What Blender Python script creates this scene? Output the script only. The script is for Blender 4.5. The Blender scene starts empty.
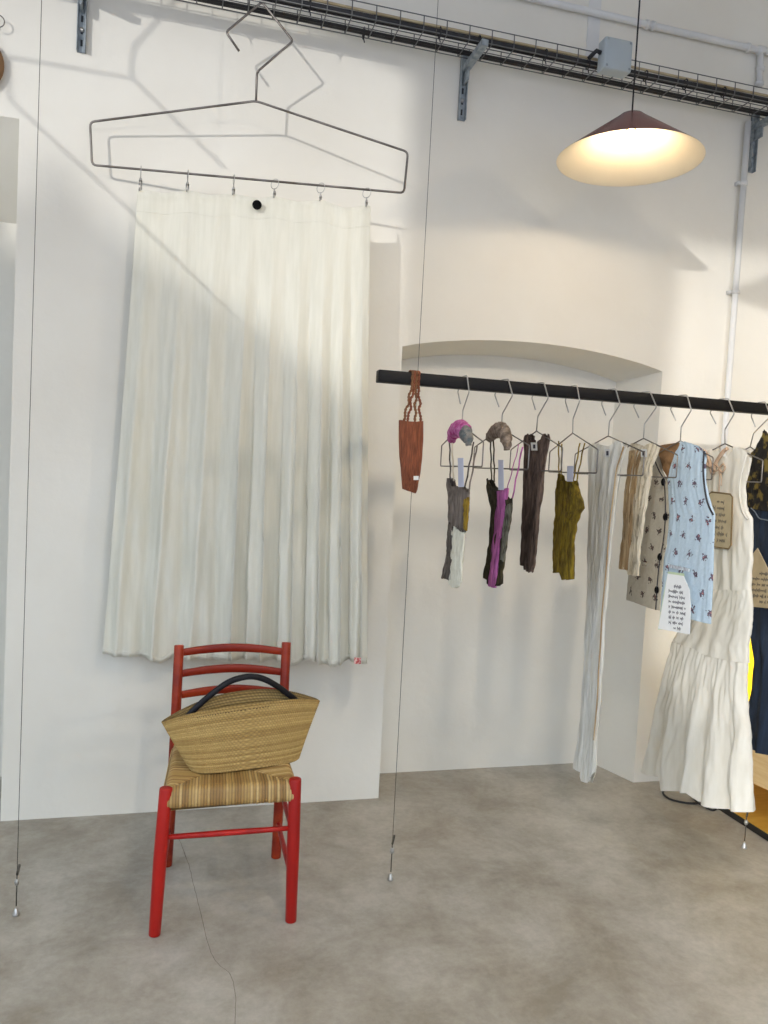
import bpy, bmesh, math, random
from mathutils import Vector, Matrix, noise

random.seed(7)
D = bpy.data
COL = bpy.context.scene.collection
PI = math.pi
sin, cos = math.sin, math.cos

# ------------------------------------------------------------------ camera
FPX = 769.0
CAM = Vector((0, -3.27, 1.47))
ROT = Matrix.Rotation(math.radians(-15), 3, 'Z') @ Matrix.Rotation(math.radians(87), 3, 'X') @ Matrix.Rotation(math.radians(3), 3, 'Z')
cd = D.cameras.new('camera')
cd.sensor_fit = 'HORIZONTAL'
cd.sensor_width = 36
cd.lens = 36 * FPX / 768
cd.clip_start = 0.05
cam = D.objects.new('camera', cd)
COL.objects.link(cam)
cam.matrix_world = Matrix.Translation(CAM) @ ROT.to_4x4()
bpy.context.scene.camera = cam


def at(px, py, axis, val):
    """Where the sight line measured on the photo meets the plane axis = val."""
    d = ROT @ Vector(((px - 384) / FPX, -(py - 512) / FPX, -1))
    t = (val - CAM[axis]) / d[axis]
    return CAM + t * d


def lerp(a, b, t):
    return a + (b - a) * t


def table(tab, x):
    """piecewise-linear look-up in [(x, y...), ...]"""
    if x <= tab[0][0]:
        return tab[0][1:]
    for a, b in zip(tab, tab[1:]):
        if x <= b[0]:
            t = (x - a[0]) / (b[0] - a[0] + 1e-9)
            t = t * t * (3 - 2 * t) * .4 + t * .6
            return tuple(lerp(p, q, t) for p, q in zip(a[1:], b[1:]))
    return tab[-1][1:]


# --------------------------------------------------------------- materials
def rgb(r, g, b):
    f = lambda c: (c / 255 / 12.92) if c <= 10 else ((c / 255 + .055) / 1.055) ** 2.4
    return (f(r), f(g), f(b), 1)


def new_mat(name):
    m = D.materials.new(name)
    m.use_nodes = True
    nt = m.node_tree
    return m, nt, nt.nodes['Principled BSDF']


def mat(name, c, rough=.6, metal=0, c2=None, scale=8, stretch=(1, 1, 1), detail=4, bump=0, bscale=None, bstretch=None,
        lo=.35, hi=.65, trans=0, sheen=0, spec=None, bdist=.01):
    m, nt, b = new_mat(name)
    N, L = nt.nodes, nt.links
    b.inputs['Roughness'].default_value = rough
    b.inputs['Metallic'].default_value = metal
    b.inputs['Base Color'].default_value = c
    if spec is not None:
        b.inputs['Specular IOR Level'].default_value = spec
    if sheen:
        b.inputs['Sheen Weight'].default_value = sheen
    tc = N.new('ShaderNodeTexCoord')

    def ntex(sc, st):
        mp = N.new('ShaderNodeMapping')
        mp.inputs['Scale'].default_value = st
        L.new(tc.outputs['Object'], mp.inputs['Vector'])
        n = N.new('ShaderNodeTexNoise')
        n.inputs['Scale'].default_value = sc
        n.inputs['Detail'].default_value = detail
        L.new(mp.outputs['Vector'], n.inputs['Vector'])
        return n
    if c2 is not None:
        n = ntex(scale, stretch)
        r = N.new('ShaderNodeValToRGB')
        r.color_ramp.elements[0].position = lo
        r.color_ramp.elements[0].color = c
        r.color_ramp.elements[1].position = hi
        r.color_ramp.elements[1].color = c2
        L.new(n.outputs['Fac'], r.inputs['Fac'])
        L.new(r.outputs['Color'], b.inputs['Base Color'])
    if bump:
        n = ntex(bscale or scale * 3, bstretch or stretch)
        bp = N.new('ShaderNodeBump')
        bp.inputs['Strength'].default_value = bump
        bp.inputs['Distance'].default_value = bdist
        L.new(n.outputs['Fac'], bp.inputs['Height'])
        L.new(bp.outputs['Normal'], b.inputs['Normal'])
    if trans:
        out = [x for x in N if x.type == 'OUTPUT_MATERIAL'][0]
        t = N.new('ShaderNodeBsdfTranslucent')
        t.inputs['Color'].default_value = c
        if c2 is not None:
            L.new(r.outputs['Color'], t.inputs['Color'])
        mx = N.new('ShaderNodeMixShader')
        mx.inputs['Fac'].default_value = trans
        L.new(b.outputs['BSDF'], mx.inputs[1])
        L.new(t.outputs['BSDF'], mx.inputs[2])
        L.new(mx.outputs['Shader'], out.inputs['Surface'])
    return m


M = {}
M['wall'] = mat('wall_plaster', rgb(225, 221, 210), .85, c2=rgb(232, 229, 219), scale=1.6, bump=.25, bscale=7, detail=6, bdist=.02)
M['niche'] = mat('niche_plaster', rgb(226, 222, 212), .85, c2=rgb(230, 227, 218), scale=1.4, bump=.2, bscale=9, detail=5, bdist=.01)
M['ceiling'] = mat('ceiling_paint', rgb(225, 224, 220), .9, c2=rgb(219, 218, 214), scale=1)
M['steel'] = mat('brushed_steel', rgb(196, 194, 190), .3, .7, c2=rgb(170, 168, 164), scale=30)
M['wire'] = mat('hanger_steel', rgb(138, 133, 128), .38, .9, c2=rgb(96, 90, 84), scale=12)
M['darkwire'] = mat('stranded_cable', rgb(110, 106, 98), .5, .8, c2=rgb(80, 76, 70), scale=90)
M['galv'] = mat('galvanised_steel', rgb(170, 178, 182), .5, .25, c2=rgb(130, 140, 146), scale=40)
M['dark'] = mat('dark_slot', rgb(40, 44, 48), .7, c2=rgb(30, 32, 36), scale=30)
M['tray'] = mat('wire_mesh_zinc', rgb(104, 106, 108), .5, .6, c2=rgb(120, 120, 118), scale=25)
M['cable_black'] = mat('black_cable_rubber', rgb(22, 22, 25), .55, c2=rgb(34, 34, 38), scale=20)
M['cable_tan'] = mat('tan_cable_sheath', rgb(186, 170, 136), .6, c2=rgb(170, 152, 118), scale=8)
M['pipe'] = mat('white_painted_pipe', rgb(222, 222, 220), .5, c2=rgb(212, 213, 212), scale=6)
M['box'] = mat('grey_plastic_box', rgb(176, 186, 190), .5, c2=rgb(168, 178, 184), scale=5)
M['rail'] = mat('black_painted_steel', rgb(8, 7, 8), .5, c2=rgb(16, 14, 13), scale=6, stretch=(1, 4, 4), bump=.1, spec=.2)
M['shade'] = mat('oxblood_enamel', rgb(84, 26, 22), .25, c2=rgb(96, 34, 28), scale=4, spec=.4)
M['lining'] = mat('white_shade_enamel', rgb(238, 228, 206), .55, c2=rgb(230, 218, 194), scale=3)
M['socket'] = mat('brass_socket', rgb(180, 140, 80), .35, .8, c2=rgb(160, 120, 66), scale=10)
M['red'] = mat('red_painted_wood', rgb(172, 30, 22), .4, c2=rgb(144, 20, 16), scale=14, stretch=(1, 1, .15), bump=.12, bscale=60, spec=.3)
M['slatred'] = mat('orange_red_stained_wood', rgb(152, 52, 24), .4, c2=rgb(122, 30, 14), scale=14, stretch=(.2, 1, 1), bump=.12, bscale=60, spec=.3)
M['leather'] = mat('black_leather', rgb(10, 10, 16), .5, c2=rgb(18, 18, 26), scale=30, bump=.2, spec=.3)
M['dot'] = mat('black_button', rgb(8, 8, 9), .8, c2=rgb(12, 12, 13), scale=20, spec=.1)
M['curtain'] = mat('sheer_white_linen', rgb(242, 240, 228), .9, c2=rgb(235, 233, 220), scale=60, stretch=(1, 1, .1), bump=.15, bscale=260, trans=.3, bdist=.002)
M['redlabel'] = mat('woven_red_label', rgb(178, 60, 60), .8, c2=rgb(225, 190, 180), scale=160, lo=.48, hi=.52)
M['cork'] = mat('tan_cord', rgb(140, 96, 60), .8, c2=rgb(110, 72, 44), scale=50)
M['brownknit'] = mat('rust_brown_crinkle', rgb(150, 86, 56), .9, c2=rgb(104, 56, 36), scale=70, stretch=(4, 4, .3), bump=.9, bscale=50, bstretch=(4, 4, .2))
M['taupe'] = mat('taupe_crinkle', rgb(140, 128, 118), .9, c2=rgb(96, 86, 78), scale=22, stretch=(4, 4, .25), bump=.7, bscale=60, bstretch=(4, 4, .25))
M['darktaupe'] = mat('dark_taupe_crinkle', rgb(72, 64, 58), .9, c2=rgb(100, 92, 84), scale=24, stretch=(4, 4, .3), bump=.7)
M['brownlong'] = mat('grey_brown_crinkle', rgb(112, 92, 80), .9, c2=rgb(68, 54, 46), scale=20, stretch=(4, 4, .25), bump=.8, bscale=60, bstretch=(4, 4, .2))
M['creamcr'] = mat('cream_crinkle', rgb(246, 243, 226), .9, c2=rgb(230, 226, 206), scale=30, stretch=(4, 4, .4), bump=.7)
M['yellowcr'] = mat('mustard_crinkle', rgb(180, 146, 42), .9, c2=rgb(120, 94, 24), scale=30, stretch=(4, 4, .4), bump=.7)
M['olivedk'] = mat('dark_olive_crinkle', rgb(70, 62, 34), .9, c2=rgb(38, 32, 20), scale=26, stretch=(4, 4, .4), bump=.7)
M['pink'] = mat('orchid_pink_crinkle', rgb(204, 116, 180), .9, c2=rgb(156, 80, 138), scale=30, stretch=(4, 4, .4), bump=.7)
M['greygreen'] = mat('grey_green_crinkle', rgb(128, 126, 110), .9, c2=rgb(66, 62, 50), scale=30, stretch=(4, 4, .5), bump=.7)
M['olive'] = mat('olive_gold_crinkle', rgb(150, 126, 26), .9, c2=rgb(96, 76, 14), scale=24, stretch=(4, 4, .25), bump=.8, bscale=70, bstretch=(4, 4, .2))
M['whitecr'] = mat('white_crinkle', rgb(244, 243, 236), .9, c2=rgb(232, 228, 214), scale=16, stretch=(3, 3, .3), bump=.45, bscale=70, bstretch=(4, 4, .3), trans=.15)
M['ecru'] = mat('ecru_crinkle', rgb(228, 218, 196), .9, c2=rgb(212, 198, 170), scale=16, stretch=(3, 3, .3), bump=.8, bscale=70, bstretch=(4, 4, .3))
M['tan'] = mat('tan_crinkle', rgb(178, 146, 106), .9, c2=rgb(204, 180, 142), scale=16, stretch=(3, 3, .3), bump=.8, bscale=70, bstretch=(4, 4, .3))
M['magenta'] = mat('magenta_knit', rgb(176, 62, 132), .95, c2=rgb(205, 130, 180), scale=50, bump=.9, bscale=120)
M['greyknit'] = mat('grey_teal_knit', rgb(94, 104, 106), .95, c2=rgb(140, 134, 126), scale=50, bump=.9, bscale=120)
M['taupeknit'] = mat('taupe_knit', rgb(150, 134, 118), .95, c2=rgb(98, 84, 70), scale=50, bump=.9, bscale=120)
M['tag'] = mat('pale_lilac_paper', rgb(206, 210, 228), .6, c2=rgb(214, 218, 232), scale=10, trans=.2)
M['label'] = mat('white_woven_label', rgb(226, 226, 222), .7, c2=rgb(216, 216, 212), scale=30)
M['ink'] = mat('dark_ink', rgb(44, 44, 60), .7, c2=rgb(58, 58, 74), scale=30)
M['inklight'] = mat('grey_ink', rgb(90, 84, 76), .7, c2=rgb(80, 76, 70), scale=30)
M['card'] = mat('white_card', rgb(236, 238, 238), .6, c2=rgb(228, 231, 232), scale=10)
M['cardgreen'] = mat('pale_green_card', rgb(196, 212, 180), .7, c2=rgb(186, 204, 170), scale=10)
M['kraft'] = mat('beige_card', rgb(190, 174, 142), .8, c2=rgb(178, 162, 130), scale=20)
M['kraftedge'] = mat('brown_card_edge', rgb(104, 84, 50), .8, c2=rgb(120, 98, 62), scale=20)
M['lining_brown'] = mat('brown_quilt_lining', rgb(142, 108, 72), .9, c2=rgb(108, 78, 48), scale=14, bump=.4)
M['trim_black'] = mat('black_piping', rgb(30, 28, 34), .7, c2=rgb(40, 38, 44), scale=30)
M['dress'] = mat('off_white_linen', rgb(232, 228, 216), .9, c2=rgb(224, 219, 205), scale=40, stretch=(1, 1, .2), bump=.25, bscale=160, trans=.12, bdist=.003)
M['ruffle'] = mat('dusty_beige_ruffle', rgb(196, 168, 142), .9, c2=rgb(176, 148, 122), scale=30, bump=.5)
M['navy'] = mat('navy_denim', rgb(22, 34, 52), .85, c2=rgb(30, 46, 68), scale=20, stretch=(3, 3, .4), bump=.3)
M['seam'] = mat('pale_seam_thread', rgb(120, 130, 140), .8, c2=rgb(100, 112, 124), scale=30)
M['camo'] = mat('black_olive_floral', rgb(20, 18, 16), .9, c2=rgb(112, 96, 42), scale=26, lo=.5, hi=.6, bump=.3)
M['yellow'] = mat('bright_yellow_cotton', rgb(240, 214, 20), .85, c2=rgb(232, 202, 10), scale=10, trans=.25)
M['gold'] = mat('brushed_brass_sheet', rgb(236, 194, 92), .45, .55, c2=rgb(224, 178, 74), scale=6, stretch=(1, 6, 1))
M['blackwood'] = mat('black_board_edge', rgb(24, 22, 20), .5, c2=rgb(32, 30, 27), scale=12)
M['plywood'] = mat('light_birch_wood', rgb(236, 208, 156), .5, c2=rgb(224, 190, 134), scale=7, stretch=(1, 1, 8), bump=.08)
M['glass'] = None
M['frame'] = mat('window_frame_paint', rgb(70, 72, 74), .5, c2=rgb(60, 62, 64), scale=8)
M['blocker'] = mat('blocker_render', rgb(170, 160, 145), .9, c2=rgb(150, 140, 126), scale=2)


def attr_mat(name, attr, rough, bump=.3, bscale=120, stretch=(1, 1, 1), detail_mix=.25, dark=(.25, .16, .05, 1)):
    """strand tones with groove darkening put into the vertex colour, broken up with fine noise"""
    m, nt, b = new_mat(name)
    N, L = nt.nodes, nt.links
    a = N.new('ShaderNodeAttribute')
    a.attribute_name = attr
    n = N.new('ShaderNodeTexNoise')
    n.inputs['Scale'].default_value = bscale
    n.inputs['Detail'].default_value = 3
    tc = N.new('ShaderNodeTexCoord')
    mp = N.new('ShaderNodeMapping')
    mp.inputs['Scale'].default_value = stretch
    L.new(tc.outputs['Object'], mp.inputs['Vector'])
    L.new(mp.outputs['Vector'], n.inputs['Vector'])
    mx = N.new('ShaderNodeMix')
    mx.data_type = 'RGBA'
    mr = N.new('ShaderNodeMapRange')
    mr.inputs['From Min'].default_value = .45
    mr.inputs['From Max'].default_value = .75
    mr.inputs['To Max'].default_value = detail_mix
    L.new(n.outputs['Fac'], mr.inputs['Value'])
    L.new(mr.outputs['Result'], mx.inputs['Factor'])
    L.new(a.outputs['Color'], mx.inputs['A'])
    mx.inputs['B'].default_value = dark
    L.new(mx.outputs['Result'], b.inputs['Base Color'])
    b.inputs['Roughness'].default_value = rough
    bp = N.new('ShaderNodeBump')
    bp.inputs['Strength'].default_value = bump
    bp.inputs['Distance'].default_value = .003
    L.new(n.outputs['Fac'], bp.inputs['Height'])
    L.new(bp.outputs['Normal'], b.inputs['Normal'])
    return m


M['rush'] = attr_mat('woven_rush', 'strand', .55)
M['straw'] = attr_mat('woven_seagrass', 'strand', .7)


def floor_mat():
    m, nt, b = new_mat('polished_concrete')
    N, L = nt.nodes, nt.links
    tc = N.new('ShaderNodeTexCoord')

    def nz(sc, det, rgh=.6, dist=0.0):
        n = N.new('ShaderNodeTexNoise')
        n.inputs['Scale'].default_value = sc
        n.inputs['Detail'].default_value = det
        n.inputs['Roughness'].default_value = rgh
        n.inputs['Distortion'].default_value = dist
        L.new(tc.outputs['Object'], n.inputs['Vector'])
        return n
    a, c, d = nz(.8, 9, .62, .15), nz(3.4, 10, .7, .25), nz(38, 6, .7)
    r1 = N.new('ShaderNodeValToRGB')
    e = r1.color_ramp.elements
    e[0].position, e[0].color = .36, rgb(132, 122, 106)
    e[1].position, e[1].color = .66, rgb(188, 183, 172)
    L.new(a.outputs['Fac'], r1.inputs['Fac'])
    r2 = N.new('ShaderNodeValToRGB')
    e = r2.color_ramp.elements
    e[0].position, e[0].color = .36, rgb(128, 119, 104)
    e[1].position, e[1].color = .68, rgb(204, 200, 191)
    L.new(c.outputs['Fac'], r2.inputs['Fac'])
    m1 = N.new('ShaderNodeMix')
    m1.data_type = 'RGBA'
    m1.inputs['Factor'].default_value = .5
    L.new(r1.outputs['Color'], m1.inputs['A'])
    L.new(r2.outputs['Color'], m1.inputs['B'])
    r3 = N.new('ShaderNodeValToRGB')
    e = r3.color_ramp.elements
    e[0].position, e[0].color = .35, (.8, .8, .8, 1)
    e[1].position, e[1].color = .6, (1, 1, 1, 1)
    L.new(d.outputs['Fac'], r3.inputs['Fac'])
    m2 = N.new('ShaderNodeMix')
    m2.data_type = 'RGBA'
    m2.blend_type = 'MULTIPLY'
    m2.inputs['Factor'].default_value = .6
    L.new(m1.outputs['Result'], m2.inputs['A'])
    L.new(r3.outputs['Color'], m2.inputs['B'])
    L.new(m2.outputs['Result'], b.inputs['Base Color'])
    rr = N.new('ShaderNodeMapRange')
    rr.inputs['To Min'].default_value = .38
    rr.inputs['To Max'].default_value = .62
    L.new(c.outputs['Fac'], rr.inputs['Value'])
    L.new(rr.outputs['Result'], b.inputs['Roughness'])
    bp = N.new('ShaderNodeBump')
    bp.inputs['Strength'].default_value = .12
    bp.inputs['Distance'].default_value = .01
    L.new(c.outputs['Fac'], bp.inputs['Height'])
    L.new(bp.outputs['Normal'], b.inputs['Normal'])
    return m


M['floor'] = floor_mat()


def floral_mat(name, ground, ground2, flower, flower2):
    """quilted cotton with small sprigs on a staggered grid (object Y/Z)"""
    m, nt, b = new_mat(name)
    N, L = nt.nodes, nt.links
    tc = N.new('ShaderNodeTexCoord')
    sp = N.new('ShaderNodeSeparateXYZ')
    L.new(tc.outputs['Object'], sp.inputs['Vector'])

    def mth(op, a, bb=None, c=None):
        n = N.new('ShaderNodeMath')
        n.operation = op
        for i, v in enumerate((a, bb, c)):
            if v is None:
                continue
            if isinstance(v, (int, float)):
                n.inputs[i].default_value = v
            else:
                L.new(v, n.inputs[i])
        return n.outputs[0]
    py, pz = .085, .066
    row = mth('FLOOR', mth('DIVIDE', sp.outputs['Z'], pz))
    off = mth('MULTIPLY', mth('MODULO', mth('ABSOLUTE', row), 2), .5)
    fy = mth('SUBTRACT', mth('FRACT', mth('ADD', mth('DIVIDE', sp.outputs['Y'], py), off)), .5)
    fz = mth('SUBTRACT', mth('FRACT', mth('DIVIDE', sp.outputs['Z'], pz)), .5)
    n = N.new('ShaderNodeTexNoise')
    n.inputs['Scale'].default_value = 110
    n.inputs['Detail'].default_value = 2
    L.new(tc.outputs['Object'], n.inputs['Vector'])
    yy = mth('MULTIPLY', fy, py)
    zz = mth('MULTIPLY', fz, pz)
    dist = mth('SQRT', mth('ADD', mth('MULTIPLY', yy, yy), mth('MULTIPLY', zz, zz)))
    wob = mth('ADD', dist, mth('MULTIPLY', mth('SUBTRACT', n.outputs['Fac'], .5), .06))
    f = mth('LESS_THAN', wob, .0105)
    core = mth('LESS_THAN', wob, -.001)
    gn = N.new('ShaderNodeTexNoise')
    gn.inputs['Scale'].default_value = 60
    L.new(tc.outputs['Object'], gn.inputs['Vector'])
    g = N.new('ShaderNodeMix')
    g.data_type = 'RGBA'
    g.inputs['A'].default_value = ground
    g.inputs['B'].default_value = ground2
    L.new(gn.outputs['Fac'], g.inputs['Factor'])
    m1 = N.new('ShaderNodeMix')
    m1.data_type = 'RGBA'
    L.new(f, m1.inputs['Factor'])
    L.new(g.outputs['Result'], m1.inputs['A'])
    m1.inputs['B'].default_value = flower
    m2 = N.new('ShaderNodeMix')
    m2.data_type = 'RGBA'
    L.new(core, m2.inputs['Factor'])
    L.new(m1.outputs['Result'], m2.inputs['A'])
    m2.inputs['B'].default_value = flower2
    L.new(m2.outputs['Result'], b.inputs['Base Color'])
    b.inputs['Roughness'].default_value = .9
    bp = N.new('ShaderNodeBump')
    bp.inputs['Strength'].default_value = .5
    bp.inputs['Distance'].default_value = .004
    L.new(gn.outputs['Fac'], bp.inputs['Height'])
    L.new(bp.outputs['Normal'], b.inputs['Normal'])
    return m


M['floral'] = floral_mat('light_blue_sprigged_quilt', rgb(168, 188, 204), rgb(188, 206, 218), rgb(92, 80, 96), rgb(176, 120, 120))
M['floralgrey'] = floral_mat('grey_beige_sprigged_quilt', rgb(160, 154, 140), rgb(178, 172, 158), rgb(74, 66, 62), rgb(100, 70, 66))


# ----------------------------------------------------------------- builders
def obj(name, bm, m, parent=None, smooth=True, solid=0, bevel=0, sub=0):
    me = D.meshes.new(name)
    bmesh.ops.recalc_face_normals(bm, faces=bm.faces[:]) if not bm.loops.layers.float_color else None
    bm.to_mesh(me)
    bm.free()
    for p in me.polygons:
        p.use_smooth = smooth
    ms = m if isinstance(m, (list, tuple)) else [m]
    for x in ms:
        me.materials.append(x)
    o = D.objects.new(name, me)
    COL.objects.link(o)
    if parent:
        o.parent = parent
    if bevel:
        md = o.modifiers.new('bevel', 'BEVEL')
        md.width = bevel
        md.segments = 2
        md.limit_method = 'ANGLE'
    if solid:
        md = o.modifiers.new('solid', 'SOLIDIFY')
        md.thickness = solid
        md.offset = 0
    if sub:
        md = o.modifiers.new('sub', 'SUBSURF')
        md.levels = md.render_levels = sub
    return o


def tag(o, label, cat, group=None, kind=None):
    o['label'] = label
    o['category'] = cat
    if group:
        o['group'] = group
    if kind:
        o['kind'] = kind
    return o


def thing(name, label, cat, loc=(0, 0, 0), group=None):
    o = D.objects.new(name, None)
    COL.objects.link(o)
    o.empty_display_size = .05
    o.location = loc
    return tag(o, label, cat, group)


def under(child, parent):
    """parent while keeping world-space vertices where they are"""
    child.parent = parent
    child.matrix_parent_inverse = Matrix.Translation(-Vector(parent.location))
    return child


def part(name, bm, m, parent, **k):
    label = k.pop('label', None)
    o = obj(name, bm, m, None, **k)
    if parent.type == 'EMPTY':
        under(o, parent)
    else:
        o.parent = parent
        o.matrix_parent_inverse = parent.matrix_parent_inverse.inverted() if parent.parent else Matrix()
        if parent.parent:
            # the parent mesh already holds world coordinates; cancel both levels
            o.matrix_parent_inverse = Matrix()
    if label:
        o['label'] = label
    return o


def struct(name, bm, m, parent=None, **k):
    o = obj(name, bm, m, parent, **k)
    if parent is None:
        o['kind'] = 'structure'
    return o


def box(bm, lo, hi, rot=None, piv=None):
    vs = []
    for z in (lo[2], hi[2]):
        for x, y in ((lo[0], lo[1]), (hi[0], lo[1]), (hi[0], hi[1]), (lo[0], hi[1])):
            v = Vector((x, y, z))
            if rot:
                v = rot @ (v - piv) + piv
            vs.append(bm.verts.new(v))
    for f in ((3, 2, 1, 0), (4, 5, 6, 7), (0, 1, 5, 4), (1, 2, 6, 5), (2, 3, 7, 6), (3, 0, 4, 7)):
        bm.faces.new([vs[i] for i in f])
    return vs


def tube(bm, pts, r, n=8, closed=False, flat=1.0, up=None):
    pts = [Vector(p) for p in pts]
    k = len(pts)
    rings = []
    prev = None
    for i, p in enumerate(pts):
        if closed:
            t = (pts[(i + 1) % k] - pts[i - 1]).normalized()
        else:
            t = (pts[min(i + 1, k - 1)] - pts[max(i - 1, 0)]).normalized()
        if prev is None:
            a = up or (Vector((0, 0, 1)) if abs(t.z) < .9 else Vector((1, 0, 0)))
            nrm = (a - t * a.dot(t)).normalized()
        else:
            nrm = (prev - t * prev.dot(t)).normalized()
        prev = nrm
        bn = t.cross(nrm)
        rr = r[i] if isinstance(r, (list, tuple)) else r
        rings.append([bm.verts.new(p + nrm * (rr * cos(2 * PI * j / n)) + bn * (rr * flat * sin(2 * PI * j / n))) for j in range(n)])
    m = k if closed else k - 1
    for i in range(m):
        a, b = rings[i], rings[(i + 1) % k]
        for j in range(n):
            bm.faces.new((a[j], a[(j + 1) % n], b[(j + 1) % n], b[j]))
    if not closed:
        bm.faces.new(rings[0][::-1])
        bm.faces.new(rings[-1])


def rounded(pts, r=.02, seg=4, closed=False):
    """replace the corners of a polyline by small arcs"""
    pts = [Vector(p) for p in pts]
    out = []
    k = len(pts)
    rng = range(k) if closed else range(1, k - 1)
    if not closed:
        out.append(pts[0])
    for i in rng:
        p, a, b = pts[i], pts[i - 1], pts[(i + 1) % k]
        da, db = (a - p), (b - p)
        ra, rb = min(r, da.length * .45), min(r, db.length * .45)
        s, e = p + da.normalized() * ra, p + db.normalized() * rb
        for j in range(seg + 1):
            t = j / seg
            out.append(s * (1 - t) ** 2 + p * 2 * t * (1 - t) + e * t * t)
    if not closed:
        out.append(pts[-1])
    return out


def smooth_path(pts, seg=8):
    pts = [Vector(p) for p in pts]
    out = []
    for i in range(len(pts) - 1):
        p0, p1, p2, p3 = pts[max(i - 1, 0)], pts[i], pts[i + 1], pts[min(i + 2, len(pts) - 1)]
        for j in range(seg):
            t = j / seg
            out.append(.5 * ((2 * p1) + (p2 - p0) * t + (2 * p0 - 5 * p1 + 4 * p2 - p3) * t * t + (3 * p1 - p0 - 3 * p2 + p3) * t ** 3))
    out.append(pts[-1])
    return out


def lathe(bm, prof, c, n=48, mat_idx=0):
    rings = []
    for r, z in prof:
        if r < 1e-5:
            rings.append([bm.verts.new((c[0], c[1], c[2] + z))] * n)
        else:
            rings.append([bm.verts.new((c[0] + r * cos(2 * PI * j / n), c[1] + r * sin(2 * PI * j / n), c[2] + z)) for j in range(n)])
    for a, b in zip(rings, rings[1:]):
        for j in range(n):
            q = [a[j], a[(j + 1) % n], b[(j + 1) % n], b[j]]
            u = []
            for v in q:
                if v not in u:
                    u.append(v)
            if len(u) >= 3:
                bm.faces.new(u).material_index = mat_idx


def poly(bm, pts, nrm, th):
    """flat outline with real thickness"""
    nrm = Vector(nrm).normalized() * th
    a = [bm.verts.new(Vector(p)) for p in pts]
    b = [bm.verts.new(Vector(p) + nrm) for p in pts]
    bm.faces.new(a)
    bm.faces.new(b[::-1])
    for i in range(len(a)):
        j = (i + 1) % len(a)
        bm.faces.new((a[i], b[i], b[j], a[j]))


# ------------------------------------------------------------------- setting
H = 4.6
X0, X1, Y0 = -3.5, 5.6, -5.9
bm = bmesh.new()
box(bm, (X0, Y0, -.1), (X1, .6, 0))
floor = struct('floor', bm, M['floor'], smooth=False)
bm = bmesh.new()
box(bm, (X0, Y0, H), (X1, .6, H + .1))
struct('ceiling', bm, M['ceiling'], smooth=False)


def arch(x):          # top of the niche, flattened segmental arch
    t = (x - .92) / (2.225 - .92)
    return 2.02 + .075 * (1 - (2 * t - 1) ** 2) ** .9 if 0 < t < 1 else 2.02


def face(bm, pts):
    return bm.faces.new([bm.verts.new(p) for p in pts])


RX0, RX1, RZ, RD = -2.3, -.638, 2.735, .46     # recess on the left
bm = bmesh.new()
for xa, xb, za, zb in ((X0, RX0, 0, H), (RX0, RX1, RZ, H), (RX1, .92, 0, H), (2.225, X1, 0, H)):
    face(bm, ((xa, 0, za), (xb, 0, za), (xb, 0, zb), (xa, 0, zb)))
NS = 32
xs = [lerp(.92, 2.225, i / NS) for i in range(NS + 1)]
bx = lambda x: lerp(.95, 2.145, (x - .92) / (2.225 - .92))       # slightly splayed back edge
ND = .275
for a, b in zip(xs, xs[1:]):
    face(bm, ((a, 0, arch(a)), (b, 0, arch(b)), (b, 0, H), (a, 0, H)))
    face(bm, ((a, 0, arch(a)), (b, 0, arch(b)), (bx(b), ND, arch(b) - .03), (bx(a), ND, arch(a) - .03)))
    face(bm, ((bx(a), ND, 0), (bx(b), ND, 0), (bx(b), ND, arch(b) - .03), (bx(a), ND, arch(a) - .03)))
face(bm, ((.92, 0, 0), (.95, ND, 0), (.95, ND, 1.99), (.92, 0, 2.02)))
face(bm, ((2.225, 0, 0), (2.145, ND, 0), (2.145, ND, 1.99), (2.225, 0, 2.02)))
face(bm, ((RX1, 0, 0), (RX1 - .0, RD, 0), (RX1 - .0, RD, RZ - .27), (RX1, 0, RZ)))
face(bm, ((RX0, 0, 0), (RX0, RD, 0), (RX0, RD, RZ - .27), (RX0, 0, RZ)))
face(bm, ((RX0, 0, RZ), (RX1, 0, RZ), (RX1, RD, RZ - .27), (RX0, RD, RZ - .27)))
face(bm, ((RX0, RD, 0), (RX1, RD, 0), (RX1, RD, RZ - .27), (RX0, RD, RZ - .27)))
bmesh.ops.remove_doubles(bm, verts=bm.verts[:], dist=1e-4)
struct('wall_back', bm, M['wall'], smooth=False)

bm = bmesh.new()
box(bm, (X1, Y0, 0), (X1 + .2, .6, H))
struct('wall_right', bm, M['wall'], smooth=False)


def wall_with_hole(bm, axis, pos, a0, a1, h0, h1, z0, z1, th):
    def bb(a, b, za, zb):
        if axis == 'x':
            box(bm, (pos, a, za), (pos + th, b, zb))
        else:
            box(bm, (a, pos, za), (b, pos + th, zb))
    bb(a0, h0, 0, H)
    bb(h1, a1, 0, H)
    bb(h0, h1, 0, z0)
    bb(h0, h1, z1, H)


bm = bmesh.new()
wall_with_hole(bm, 'x', X0 - .2, Y0, .6, -5.75, -1.3, .35, 4.35, .2)
struct('wall_left', bm, M['wall'], smooth=False)
bm = bmesh.new()
wall_with_hole(bm, 'y', Y0 - .2, X0, X1, -2.6, 3.4, .3, 3.9, .2)
struct('wall_front', bm, M['wall'], smooth=False)


def window(n, axis, pos, a0, a1, z0, z1, bars):
    bm = bmesh.new()

    def bb(a, b, za, zb):
        if axis == 'x':
            box(bm, (pos - .03, a, za), (pos + .03, b, zb))
        else:
            box(bm, (a, pos - .03, za), (b, pos + .03, zb))
    w = .05
    bb(a0, a0 + w, z0, z1)
    bb(a1 - w, a1, z0, z1)
    bb(a0, a1, z0, z0 + w)
    bb(a0, a1, z1 - w, z1)
    for q in bars:
        bb(q - w / 2, q + w / 2, z0, z1)
    struct('window_%d' % n, bm, M['frame'], smooth=False)


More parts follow.
